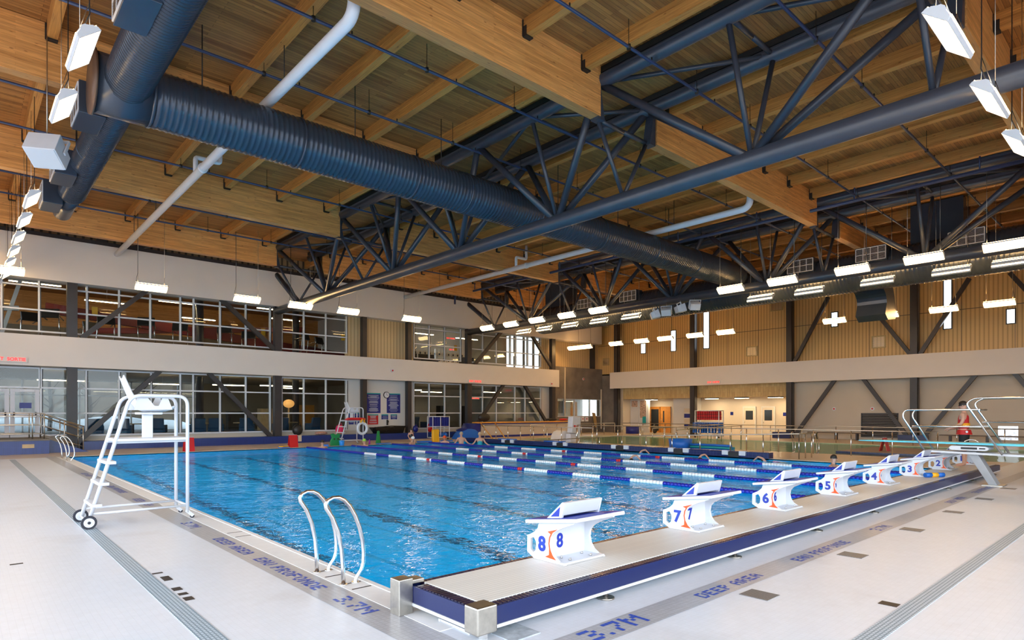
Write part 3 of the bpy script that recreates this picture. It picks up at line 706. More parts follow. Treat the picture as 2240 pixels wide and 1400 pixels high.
flood((1.5,17.6,7.75), -.5, -.55, 'single big white floodlight hanging beside the ribbed duct over the left deck', 'white floodlights', 1.35, 10.79)

# wall fittings -------------------------------------------------------------
def vent(loc, wy, hz, label):
    y, z = loc; t = thing('wall_vent', label, 'vent', (EX-.03,y,z-hz/2), group='square vents in the tan wall')
    f = MB(); f.prism([(y-wy/2,z-hz/2),(y+wy/2,z-hz/2),(y+wy/2,z+hz/2),(y-wy/2,z+hz/2)],'x',EX-.05,EX-.005,[(y-wy/2+.07,z-hz/2+.07),(y+wy/2-.07,z-hz/2+.07),(y+wy/2-.07,z+hz/2-.07),(y-wy/2+.07,z+hz/2-.07)])
    f.build('frame', speckle('vent_tan', (.44,.34,.16), .5, .05, 3), t)
    b_ = MB()
    for i in range(int(hz/.07)): b_.box((EX-.03,y-wy/2+.05,z-hz/2+.06+i*.06),(EX-.012,y+wy/2-.05,z-hz/2+.085+i*.06))
    b_.build('louvre_blades', M['ssd'], t)
vent((21.45,6.26), .86, .72, 'square tan wall vent low on the tan wall above the recess')
vent((13.1,6.23), .8, .78, 'square tan wall vent between the two diagonal braces')
vent((35.1,6.32), .76, .68, 'square tan wall vent by the far corner, the lower of two')
vent((35.1,9.6), .78, .45, 'square tan wall vent by the far corner, the upper of two')
vent((19.6,9.3), .9, .6, 'square tan wall vent high up under the far truss')
t = thing('louvre', 'large dark horizontal louvre in the grey lower wall behind the diving board', 'louvre', (EX-.05,13.05,.2))
f = MB(); f.prism([(12.0,.18),(14.1,.18),(14.1,1.72),(12.0,1.72)],'x',EX-.08,EX-.005,[(12.06,.24),(14.04,.24),(14.04,1.66),(12.06,1.66)]); f.build('frame', M['mull_dark'], t)
f = MB()
for i in range(14): f.prism([(EX-.07,.26+i*.1),(EX-.01,.32+i*.1),(EX-.01,.335+i*.1),(EX-.07,.275+i*.1)],'y',12.05,14.05)
f.build('blades', M['steel_dark'], t)
one('foil_sheet', MB().box((EX-.02,6.22,.22),(EX-.006,7.1,1.0)), M['silver'], 'crumpled silver sheet fixed low on the right wall behind the diving rails', 'sheet')
def exit_sign(p, right, s, label, wdt=1.3):
    t = thing('exit_sign', label, 'sign', p, group='red exit signs'); R = Vector(right); n_ = R.cross(Vector((0,0,1)))
    a = MB(); c = Vector(p)
    for dv in (0,): a.v = []; 
    q = [c-R*wdt/2*s, c+R*wdt/2*s]
    a.add([q[0]+n_*.0+Vector((0,0,-.12*s)), q[1]+Vector((0,0,-.12*s)), q[1]+Vector((0,0,.12*s)), q[0]+Vector((0,0,.12*s)),
           q[0]+n_*.06+Vector((0,0,-.12*s)), q[1]+n_*.06+Vector((0,0,-.12*s)), q[1]+n_*.06+Vector((0,0,.12*s)), q[0]+n_*.06+Vector((0,0,.12*s))],
          [(0,1,2,3),(4,5,6,7),(0,1,5,4),(1,2,6,5),(2,3,7,6),(3,0,4,7)])
    a.build('box', M['white_paint'], t)
    put_text(MB(), 'EXIT  SORTIE', .20*s, tuple(c+n_*.065), right, (0,0,1), .006, 1.0, .006).build('lettering', M['exit_red'], t)
exit_sign((1.62,34.87,4.11), (1,0,0), 1.0, 'red EXIT SORTIE sign on the pale band above the left doors')
exit_sign((27.9,34.87,4.03), (1,0,0), .95, 'red EXIT SORTIE sign on the pale band of the window wall, above the blue slide')
exit_sign((42.29,24.0,4.05), (0,-1,0), .85, 'red EXIT SORTIE sign on the pale band of the right wall')
def alarm(c, n_, label):
    t = thing('fire_strobe', label, 'alarm', c, group='small fire strobes'); c = Vector(c); n_ = Vector(n_)
    MB().tube([c, c+n_*.05], .12, 14).build('plate', M['white'], t); MB().tube([c+n_*.05, c+n_*.09], .055, 10).build('lens', M['red'], t)
alarm((21.0,34.88,4.5), (0,-1,0), 'small red and white fire strobe on the window-wall band above the clock')
alarm((35.9,34.88,4.1), (0,-1,0), 'small red fire strobe near the right end of the window-wall band')
alarm((40.6,35.55,4.7), (0,-1,0), 'small red and white fire strobe on the dark concrete')
alarm((EX,15.75,2.0), (-1,0,0), 'small white wall speaker with red dot on the grey wall beside the diagonal brace')
alarm((EX,13.45,2.0), (-1,0,0), 'small white wall speaker with red dot above the dark louvre')
# ------------------------------------------------------------------ lifeguard chair
def lifeguard_chair(loc, label):
    t = thing('lifeguard_chair', label, 'chair', loc, group='tall white lifeguard chairs'); x,y,z = loc
    W_ = .72; mw = M['white']
    for k, yy in enumerate((y, y+W_)):
        p = fillet([(x,yy,.09),(x+.55,yy,2.02),(x+1.36,yy,2.02),(x+1.36,yy,.10)], .16, 6)
        MB().tube(p, .028, 12).build('side_frame', mw, t)
        MB().tube([(x+.06,yy,.22),(x+1.36,yy,.22)], .019, 8).build('base_rail', mw, t)
        wh = MB(); wh.lathe([(.10,-.02),(.105,0),(.10,.02)], (x,yy-.06 if k == 0 else yy+.06,.10), 20, 'y'); wo = wh.build('wheel', M['rubber'], t)
        MB().lathe([(.07,-.026),(.07,.026)], (x,yy-.06 if k == 0 else yy+.06,.10), 18, 'y').build('wheel_rim', M['white'], wo)
        MB().lathe([(.022,-.03),(.022,.03)], (x,yy-.06 if k == 0 else yy+.06,.10), 12, 'y').build('wheel_hub', M['rubber'], wo)
        MB().lathe([(.032,-.02),(.032,.02)], (x+1.43,yy,.035), 14, 'y').build('roller', M['rubber'], t)
        MB().bar((x+1.34,yy,.14),(x+1.44,yy,.04),.05,.05).build('roller_bracket', mw, t)
    for zz in (.34, .66, .98):
        xx = x+.55*(zz-.09)/1.93
        s = MB(); s.box((xx-.035,y-.05,zz-.025),(xx+.10,y+W_+.05,zz+.025)); s.build('step', mw, t, .01)
    s = MB(); s.box((x+.33,y-.02,1.30),(x+1.38,y+W_+.02,1.345)); s.box((x+.33,y+.08,1.265),(x+1.38,y+.14,1.30)); s.box((x+.33,y+W_-.14,1.265),(x+1.38,y+W_-.08,1.30)); s.build('platform', mw, t, .008)
    s = MB(); s.cyl((x+1.36,y,1.3),(x+1.36,y+W_,1.3),.025,8); s.cyl((x+1.36,y,.22),(x+1.36,y+W_,.22),.022,8); s.cyl((x,y-.06,.10),(x,y+W_+.06,.10),.018,8); s.build('cross_rails', mw, t)
    cy_ = y+W_/2
    s = MB(); s.box((x+.78,cy_-.06,1.34),(x+.92,cy_+.06,1.74)); s.box((x+.70,cy_-.16,1.72),(x+1.04,cy_+.16,1.755)); s.build('pedestal', mw, t, .008)
    # moulded seat shell: one swept profile with raised sides
    prof = [(.50,2.30),(.535,2.20),(.60,2.03),(.66,1.90),(.72,1.82),(.80,1.785),(.95,1.78),(1.10,1.79),(1.20,1.82)]
    def seat(u, v):
        f = u*(len(prof)-1); i = min(int(f), len(prof)-2); q = f-i; px = prof[i][0]*(1-q)+prof[i+1][0]*q; pz = prof[i][1]*(1-q)+prof[i+1][1]*q
        a = (v-.5)*2; lift = .05*abs(a)**3; wd = .24-.18*max(0, .40-u)
        return (x+px, cy_+a*wd, pz+lift)
    s = MB(); s.grid(seat, 24, 12); o = s.build('seat', mw, t, fix=True); sd = o.modifiers.new('solid', 'SOLIDIFY'); sd.thickness = .022
    for sg in (-1, 1):
        MB().prism([(x+.62,1.79),(x+.66,1.99),(x+.78,2.02),(x+.90,1.86),(x+.96,1.86),(x+1.02,2.0),(x+1.09,2.0),(x+1.16,1.80)], 'y', cy_+sg*.25-.012, cy_+sg*.25+.012).build('armrest', mw, t)
    return t
lifeguard_chair((1.44,11.09,0), 'tall white wheeled lifeguard chair on the left deck at the pool edge')
fc = lifeguard_chair((15.3,30.75,0), 'white lifeguard chair on the far deck, carrying a red rescue tube')
# items carried on the far chair
one('rescue_tube', MB().tube([(15.5,30.62,1.37),(15.7,30.62,1.40),(16.6,30.62,1.40),(16.75,30.62,1.37)], [.03,.075,.075,.03], 10), M['red'], 'red foam rescue tube lying across the far lifeguard chair platform', 'rescue tube')
rb = thing('ring_buoy', 'white ring buoy hanging on the far lifeguard chair', 'lifebuoy', (16.85,30.66,.85))
rp = [(16.55+.28*math.cos(a),30.64,.88+.30*math.sin(a)) for a in [2*PI*k/28 for k in range(28)]]
MB().tube(rp, .075, 10, closed=True).build('ring', M['white'], rb)
MB().tube([(16.42,30.6,1.2),(16.5,30.58,1.38),(16.62,30.6,1.38),(16.66,30.6,1.2)], .05, 8).build('throw_rope', M['yellow'], rb)

# ------------------------------------------------------------------ grab rails
def grab_rail(loc, label, group, flip=False):
    x,y,z = loc; t = thing('grab_rail', label, 'rail', loc, group=group); s = -1 if flip else 1
    pr = [(2.9,-.02),(2.895,.18),(2.88,.37),(2.84,.55),(2.78,.70),(2.715,.80),(2.71,.84),(2.735,.873),(2.785,.895),(2.85,.893),(2.91,.862),(2.97,.795),(3.03,.69),(3.08,.56),(3.115,.42),(3.128,.30),(3.125,.19),(3.10,.12),(3.045,.05),(3.03,.0),(3.03,-.02)]
    MB().tube([(x+s*(a-2.9),y,b) for a,b in pr], .0215, 12).build('bent_tube', M['ss'], t)
    for a in (2.9, 3.03): MB().cyl((x+s*(a-2.9),y,.0),(x+s*(a-2.9),y,.014),.04,14).build('foot_flange', M['ss'], t)
grab_rail((2.9,6.38,0), 'bent stainless grab rail at the pool edge, the one farther from the bulkhead', 'stainless grab rails on the left edge')
grab_rail((2.89,5.74,0), 'bent stainless grab rail at the pool edge, the one nearer the bulkhead', 'stainless grab rails on the left edge')
grab_rail((2.9,28.7,0), 'bent stainless grab rail in the far left pool corner, the one by the blue landing', 'stainless grab rails on the left edge')
grab_rail((2.9,27.3,0), 'bent stainless grab rail in the far left pool corner, the one farther from the landing', 'stainless grab rails on the left edge')
grab_rail((27.15,11.6,0), 'stainless grab rail at the leisure pool edge, the farther of two', 'grab rails at the leisure pool')
grab_rail((27.15,10.6,0), 'stainless grab rail at the leisure pool edge, the nearer to the diving board', 'grab rails at the leisure pool')

# ------------------------------------------------------------------ bulkhead
BZ = .25
t = thing('bulkhead', 'long low white-decked bulkhead with blue tiled rim crossing the near end of the pool', 'bulkhead', (12.5,4.1,0))
bx0, bx1, by0, by1 = 2.93, 22.3, 3.62, 4.64
mb = MB(); mb.box((bx0+.13,by0+.11,.12),(bx1-.02,by1-.10,BZ)); mb.build('deck', M['bulk_deck'], t)
fas = MB(); fas.box((bx0+.02,by0,.095),(bx1,by0+.02,BZ-.012)); fas.box((bx0,by0+.1,.095),(bx0+.02,by1-.1,BZ-.012)); fas.box((bx0,by1-.02,.095),(bx1,by1,BZ-.012)); fas.box((bx1-.02,by0,.095),(bx1,by1,BZ-.012)); fas.build('blue_fascia', M['blue_tile'], t)
fr = MB(); fr.box((bx0-.004,by0-.008,.068),(bx1+.004,by0+.03,.094)); fr.box((bx0-.008,by0,.068),(bx0+.03,by1,.094)); fr.build('white_edge', M['white'], t)
def slats(nm, x0, x1, y0, y1, along):
    s = MB(); p = .045
    if along == 'x':
        for i in range(int((x1-x0)/p)): s.box((x0+i*p,y0,BZ-.03),(x0+i*p+.029,y1,BZ-.006))
    else:
        for i in range(int((y1-y0)/p)): s.box((x0,y0+i*p,BZ-.03),(x1,y0+i*p+.029,BZ-.006))
    g_ = s.build(nm, speckle('gutter_slat_'+along, (.030,.020,.045), .22, .4, 6), t)
    return g_
slats('gutter_grating', bx0+.14, bx1, by0+.02, by0+.105, 'x'); slats('gutter_grating', bx0+.14, bx1, by1-.095, by1-.02, 'x'); slats('gutter_grating', bx0+.02, bx0+.125, by0+.12, by1-.12, 'y')
gt = MB(); gt.box((bx0+.02,by0+.02,.11),(bx1-.02,by0+.11,.20)); gt.box((bx0+.02,by1-.10,.11),(bx1-.02,by1-.02,.20)); gt.box((bx0+.02,by0+.02,.11),(bx0+.13,by1-.02,.20)); gt.build('gutter_trough', speckle('trough_brown', (.09,.05,.03), .5, .3, 5), t)
c = MB(); c.box((bx0-.14,by1-.12,.0),(bx0+.0,by1+.03,.31)); c.box((bx0-.02,by1-.10,.25),(bx0+.13,by1+.03,.285)); c.build('end_post', M['ssd'], t, .006)
c = MB(); c.box((bx0-.03,by0-.03,.05),(bx0+.17,by0+.14,.265)); c.build('corner_cap', M['ssd'], t, .012)
for i in range(8):
    x = 4.52+2.45*i; q = MB(); q.cyl((x,by0+.06,.012),(x,by0+.06,.12),.026,14); q.build('leg', M['ss'], t)
    MB().cyl((x,by0+.06,.0),(x,by0+.06,.014),.085,18).build('foot_plate', M['ssd'], t)
q = MB(); q.box((bx0+.06,by0+.02,.0),(bx0+.11,by0+.07,.07)); q.build('leg', M['ss'], t)

# ------------------------------------------------------------------ starting blocks
def starting_block(n, BZ=BZ+.003):
    x0 = 4.38+2.45*(8-n); x1 = x0+.62
    t = thing('starting_block', 'white starting block numbered %d in blue, orange crescent on its side, on the bulkhead' % n, 'starting block', (x0+.31,4.3,BZ), group='numbered starting blocks')
    mw = M['white']
    out = [(4.43,.625),(4.45,.57),(4.50,.525),(4.60,.475),(4.605,.31),(4.50,BZ),(4.07,BZ),(4.085,.268),(4.15,.275),(4.215,.315),(4.255,.37),(4.272,.44),(4.258,.51),(4.215,.56),(4.10,.62),(3.95,.675),(3.95,.69)]
    hole = [(4.555,.452),(4.505,.472),(4.475,.43),(4.472,.385),(4.482,.34),(4.512,.315),(4.555,.342)]
    for xa in (x0, x1-.03): MB().prism(out, 'x', xa, xa+.03, hole).build('side_panel', mw, t)
    m_ = MB(); m_.box((x0+.03,4.33,BZ),(x1-.03,4.36,.63)); m_.build('back_plate', mw, t)
    m_ = MB(); m_.box((x0+.005,4.08,BZ),(x1-.005,4.40,BZ+.022)); m_.build('base_plate', mw, t, .004)
    for bx in (x0+.15, x0+.46):
        for byy in (4.14, 4.26): MB().tube([(bx,byy,BZ+.022),(bx,byy,BZ+.045)], [.017,.012], 8).build('bolt', M['ss'], t)
    a = math.atan2(.09, -.68)
    m_ = MB(); m_.prism([(4.57,.612),(3.87,.705),(3.875,.742),(4.575,.649)], 'x', x0-.06, x1+.07); m_.build('platform', mw, t, .008)
    m_ = MB(); m_.prism([(4.55,.6535),(3.90,.740),(3.9005,.743),(4.5505,.6565)], 'x', x0-.035, x1+.045); m_.build('tread', M['blue'], t)
    tri = [(4.33,.684),(4.115,.868),(4.085,.862),(4.125,.712)]; th = [(4.27,.71),(4.145,.82),(4.158,.725)]
    for xa in (x0+.01, x1-.06):
        MB().prism(tri, 'x', xa, xa+.025).build('footrest_cheek', mw, t)
        MB().prism(th, 'x', xa-.003, xa+.0).build('cheek_print', M['blue'], t)
    m_ = MB(); m_.prism([(4.115,.868),(4.085,.862),(4.125,.735),(4.15,.735)], 'x', x0+.035, x1-.06); m_.prism([(4.12,.868),(4.10,.85),(4.30,.685),(4.33,.685)], 'x', x0+.035, x1-.06); m_.build('footrest', mw, t, .004)
    cr = [(4.165,.596),(4.235,.552),(4.268,.50),(4.279,.44),(4.268,.38),(4.235,.325),(4.19,.288),(4.27,.293),(4.34,.299),(4.285,.325),(4.283,.385),(4.293,.44),(4.284,.50),(4.262,.535),(4.305,.556)]
    MB().prism(cr, 'x', x0-.004, x0).build('crescent_print', M['orange'], t)
    put_text(MB(), str(n), .205, (x0-.004,4.385,.415), (0,-1,0), (0,0,1), .004, 1.0, .007).build('number', M['blue'], t)
    put_text(MB(), str(n), .20, (x0+.20,4.326,.43), (1,0,0), (0,0,1), .004, .95, .005).build('number', M['blue'], t)
for n in range(8, 0, -1): starting_block(n)
bt = thing('toy_bundle', 'small blue and yellow diving toy bundle on the bulkhead in front of starting block three', 'toy', (16.75,3.98,BZ))
for i, mm in enumerate(('bright_blue','yellow','bright_blue')): MB().cyl((16.55+.13*i,4.06-.09*i,BZ+.056),(16.68+.13*i,3.97-.09*i,BZ+.056),.055,10).build('roll', M[mm], bt)

# ------------------------------------------------------------------ springboard
t = thing('springboard', 'turquoise diving springboard on a grey slanted leg with steel rails', 'diving board', (18.43,3.1,0))
s = MB(); s.prism([(1.0,.955),(6.0,.985),(6.0,1.002),(5.6,1.015),(1.0,1.02)], 'x', 18.16, 18.70); s.build('board', M['cyan_board'], t, .006)
s = MB(); s.prism([(3.62,.80),(3.42,.80),(3.0,.0),(3.17,.0)], 'x', 18.25, 18.62); s.build('leg', speckle('leg_grey', (.36,.37,.39), .4, .08, 4), t, .006)
s = MB(); s.box((18.15,2.9,0),(18.72,3.3,.025)); s.build('foot_plate', M['ssd'], t)
s = MB(); yz = [(3.95,.885),(3.92,.925),(3.88,.94),(3.22,.94),(3.18,.925),(3.15,.885),(3.18,.845),(3.22,.83),(3.88,.83),(3.92,.845)]; s.prism(yz, 'x', 18.12, 18.74); s.build('fulcrum_box', M['lamp_body'], t, .008)
s = MB(); s.prism([(3.70,.86),(3.38,.86),(3.38,.91),(3.70,.91)], 'x', 18.113, 18.12); s.prism([(3.34,.87),(3.22,.87),(3.22,.9),(3.34,.9)], 'x', 18.113, 18.12); s.build('dark_slot', M['black'], t)
wheel = [(18.80,3.62+.17*math.cos(a),.95+.12*math.sin(a)) for a in [2*PI*k/24 for k in range(24)]]
MB().tube(wheel, .014, 8, closed=True).build('fulcrum_wheel', M['ss'], t)
s = MB(); s.bar((18.43,4.45,.78),(18.43,1.0,.72),.62,.05); s.build('stand_beam', M['lamp_body'], t, .005)
s = MB(); s.box((18.2,1.0,0),(18.66,1.25,.75)); s.build('rear_leg', M['lamp_body'], t)
for xx in (18.02, 18.84):
    MB().tube(fillet([(xx,4.42,.78),(xx,4.92,1.66),(xx,4.86,1.82),(xx,3.32,1.82)], .18, 6), .022, 10).build('guard_rail', M['ss'], t)
    MB().tube([(xx,4.70,1.41),(xx,3.25,1.41)], .018, 8).build('mid_rail', M['ss'], t)
    MB().tube(fillet([(xx,2.88,.76),(xx,3.58,1.97),(xx,3.42,2.10),(xx,.9,2.10)], .18, 6), .024, 10).build('guard_rail', M['ss'], t)
    MB().tube([(xx,3.26,1.53),(xx,.9,1.53)], .018, 8).build('mid_rail', M['ss'], t)
    MB().tube([(xx,1.0,.75),(xx,1.0,2.10)], .02, 8).build('rail_post', M['ss'], t)
MB().tube([(18.02,3.32,1.82),(18.84,3.32,1.82)], .018, 8).build('rail_tie', M['ss'], t)

# ------------------------------------------------------------------ lane ropes
def rope(x, label):
    t = thing('lane_rope', label, 'lane rope', (x,17,0), group='blue and white lane ropes'); z = .0
    def sec(y0, y1, m):
        prof = []; k = max(1, round((y1-y0)/.1)); p = (y1-y0)/k
        for i in range(k): h = y0+i*p; prof += [(.025,h),(.05,h+.012),(.055,h+p*.5),(.05,h+p-.012)]
        prof.append((.025,y1)); MB().lathe(prof, (x,0,z), 10, 'y').build('float_section', m, t)
    y = 29.6; sec(23.7, 29.6, M['rope_blue']); y = 23.7; i = 0
    while y > 9.4:
        y1 = y-1.0; red = [r for r in (18.9, 13.9) if y1 <= r < y]
        m = M['rope_white'] if i % 2 == 0 else M['rope_blue']
        if red:
            sec(red[0]+.1, y, m) if y-red[0] > .15 else None; sec(red[0]-.1, red[0]+.1, M['red']); sec(y1, red[0]-.1, m) if red[0]-y1 > .15 else None
        else: sec(y1, y, m)
        y = y1; i += 1
    sec(4.75, y, M['rope_blue'])
    MB().cyl((x,4.62,-.01),(x,29.8,-.01),.01,6).build('cable', M['black'], t)
for k, w_ in enumerate(('first','second','third','fourth')): rope(PX0+2.45*(4+k), 'blue and white lane rope, %s from the open water on the grab-rail side' % w_)
# ------------------------------------------------------------------ people
def skin_object(name, V, Eg, material, parent, T, sub=2):
    """one continuous surface grown along connected joints; V: list of ((x,y,z), (rx, ry))"""
    me = bpy.data.meshes.new(name); me.from_pydata([v[0] for v in V], Eg, []); o = bpy.data.objects.new(name, me); COL.objects.link(o)
    sk = o.modifiers.new('skin', 'SKIN'); sk.use_smooth_shade = True; sk.branch_smoothing = .3
    d = me.skin_vertices[0].data
    for i, v in enumerate(V): d[i].radius = v[1] if isinstance(v[1], tuple) else (v[1], v[1]); d[i].use_root = (i == 0)
    if sub: m = o.modifiers.new('sub', 'SUBSURF'); m.levels = m.render_levels = sub
    dg = bpy.context.evaluated_depsgraph_get(); dg.update()
    n = bpy.data.meshes.new_from_object(o.evaluated_get(dg)); n.name = name
    bpy.data.objects.remove(o); bpy.data.meshes.remove(me)
    n.transform(wm(parent).inverted() @ T); n.materials.clear(); n.materials.append(material)
    n.polygons.foreach_set('use_smooth', [True]*len(n.polygons)); n.update()
    o = bpy.data.objects.new(name, n); COL.objects.link(o); o.parent = parent; return o
def chain(V, Eg, start, pts):
    prev = start
    for p in pts: V.append(p); Eg.append((prev, len(V)-1)); prev = len(V)-1
    return prev
def hand(V, Eg, wrist, w, fwd, side, down):
    """palm, four fingers of different length and a thumb leaving the side of the palm"""
    f = Vector(fwd).normalized(); s = Vector(side).normalized(); dn = Vector(down).normalized(); W0 = Vector(w)
    p = chain(V, Eg, wrist, [(tuple(W0+f*.045), (.032,.018)), (tuple(W0+f*.085), (.038,.016))])
    for k, L in ((-1.5,.062), (-.5,.078), (.5,.082), (1.5,.072)):
        b = W0+f*.10+s*k*.020
        chain(V, Eg, p, [(tuple(b), .0095), (tuple(b+f*L*.55+dn*.012), .0085), (tuple(b+f*L*.85+dn*.045), .0075)])
    q = W0+f*.04+s*.038
    chain(V, Eg, p-1, [(tuple(q), .011), (tuple(q+f*.03+s*.018+dn*.01), .010), (tuple(q+f*.055+s*.02+dn*.03), .008)])
def head_parts(c, t, T, hair, face, cap=None, scale=1.0):
    """eyes, ears, mouth, hair or cap for a head centred at c looking along face (local)"""
    c = Vector(c); f = Vector(face).normalized(); s = f.cross(Vector((0,0,1))).normalized(); u = s.cross(f)
    def put(mb, nm, m): mb.v = [tuple(T @ Vector(v)) for v in mb.v]; mb.build(nm, m, t)
    for k in (-1, 1):
        put(MB().ball(c+f*.088+s*k*.033+u*.012, .011, 8, 6), 'eye', M['hair'])
        put(MB().ball(c-f*.008+s*k*.088-u*.01, (.016,.018,.03), 8, 6), 'ear', M['skin'])
    put(MB().ball(c+f*.085-u*.052, (.024,.014,.007), 8, 6), 'mouth', mat_lip)
    put(MB().ball(c+f*.104-u*.018, (.014,.016,.020), 8, 6), 'nose', M['skin'])
    hm = MB(); 
    def shell(a, b):
        th = a*PI*.56; ph = b*2*PI; d = Vector((math.sin(th)*math.cos(ph), math.sin(th)*math.sin(ph), math.cos(th)))
        q = f*d.x*.112+s*d.y*.100+u*d.z*.118
        if d.x > .35 and d.z < .45: q *= .86
        return tuple(c-f*.008+u*.018+q)
    hm.grid(shell, 9, 20); put(hm, 'swim_cap' if cap else 'hair', cap or hair)
mat_lip = mat('lips', (.38,.10,.09), .5)

def body(V, Eg, arms, legs, lean=0.0, head_fwd=.0):
    """trunk, neck and head; arms / legs given as lists of joints"""
    V += [((0,0,.96),(.165,.115)), ((0,.01,1.08),(.150,.110)), ((0,.02,1.24),(.165,.115)), ((0,.01,1.38),(.165,.105)), ((0,.0,1.465),(.085,.07)),
          ((0,.012,1.535),(.056,.058)), ((0,.03,1.60),(.068,.082)), ((0,.025,1.67),(.080,.098)), ((0,.015,1.735),(.062,.078))]
    Eg += [(i,i+1) for i in range(8)]
    ends = []
    for pts in arms: ends.append(chain(V, Eg, 3, pts))
    for pts in legs: chain(V, Eg, 0, pts)
    return ends

# lifeguard standing on the bulkhead, looking over the pool, side on to the camera
LGP = (20.85, 4.18, BZ+.006)
t = thing('person', 'person standing on the bulkhead in red and yellow tank top and black shorts', 'person', LGP)
T = WM[t.name].copy() @ Matrix.Scale(1.015, 4)
V = []; Eg = []
arms = [[((-.185,0,1.42),(.062,.062)), ((-.235,-.03,1.30),(.05,.05)), ((-.245,.02,1.16),(.043,.043)), ((-.215,.15,1.10),(.038,.038)), ((-.18,.27,1.05),(.029,.029))],
        [((.185,0,1.42),(.062,.062)), ((.235,-.03,1.30),(.05,.05)), ((.245,.03,1.15),(.043,.043)), ((.20,.16,1.07),(.038,.038)), ((.13,.27,1.02),(.029,.029))]]
legs = [[((s*.095,0,.86),(.098,.105)), ((s*.10,.005,.68),(.082,.088)), ((s*.10,.02,.49),(.058,.06)), ((s*.10,-.005,.34),(.052,.058)), ((s*.10,-.01,.12),(.034,.038)), ((s*.10,.0,.045),(.036,.036)), ((s*.105,.09,.03),(.042,.026)), ((s*.11,.17,.02),(.04,.018))] for s in (-1, 1)]
e = body(V, Eg, arms, legs)
hand(V, Eg, e[0], (-.18,.27,1.05), (.25,.9,-.25), (.9,-.2,.2), (0,-.3,-1)); hand(V, Eg, e[1], (.13,.27,1.02), (-.35,.85,-.2), (-.9,-.3,.2), (0,-.3,-1))
skin_object('body', V, Eg, M['skin'], t, T)
head_parts((0,.03,1.665), t, T, M['hair'], (0,1,-.18))
def cloth(nm, pts, m, edges=None):
    skin_object(nm, pts, edges or [(i,i+1) for i in range(len(pts)-1)], m, t, T)
cloth('tank_top', [((0,.0,.99),(.185,.14)), ((0,.01,1.10),(.178,.138)), ((0,.02,1.24),(.185,.14)), ((0,.01,1.36),(.165,.13)), ((0,.0,1.44),(.10,.095))], M['shirt_red'])
def ring_mb(z0, z1, rx, ry, n=28, y=.01):
    m_ = MB(); m_.grid(lambda a, b: (rx*math.cos(b*2*PI), y+ry*math.sin(b*2*PI), z0+(z1-z0)*a), 3, n); m_.v = [tuple(T @ Vector(v)) for v in m_.v]; return m_
ring_mb(1.085, 1.185, .183, .143).build('yellow_panel', M['shirt_yellow'], t)
wp = MB(); wp.grid(lambda a, b: ((.215-.03*a)*math.cos(b*2*PI), .0+(.185-.035*a)*math.sin(b*2*PI), .87+.13*a), 5, 24); wp.v = [tuple(T @ Vector(v)) for v in wp.v]; wp.build('red_waist_pack', M['red'], t)
MB().tube([T @ Vector((-.2,-.10,.95)), T @ Vector((-.225,-.105,.95))], .03, 12).build('white_badge', M['white'], t)
for s in (-1, 1): cloth('shorts', [((s*.02,0,.94),(.15,.135)), ((s*.085,.0,.84),(.118,.128)), ((s*.10,.005,.70),(.108,.115)), ((s*.10,.01,.58),(.10,.105))], M['cloth_black'])

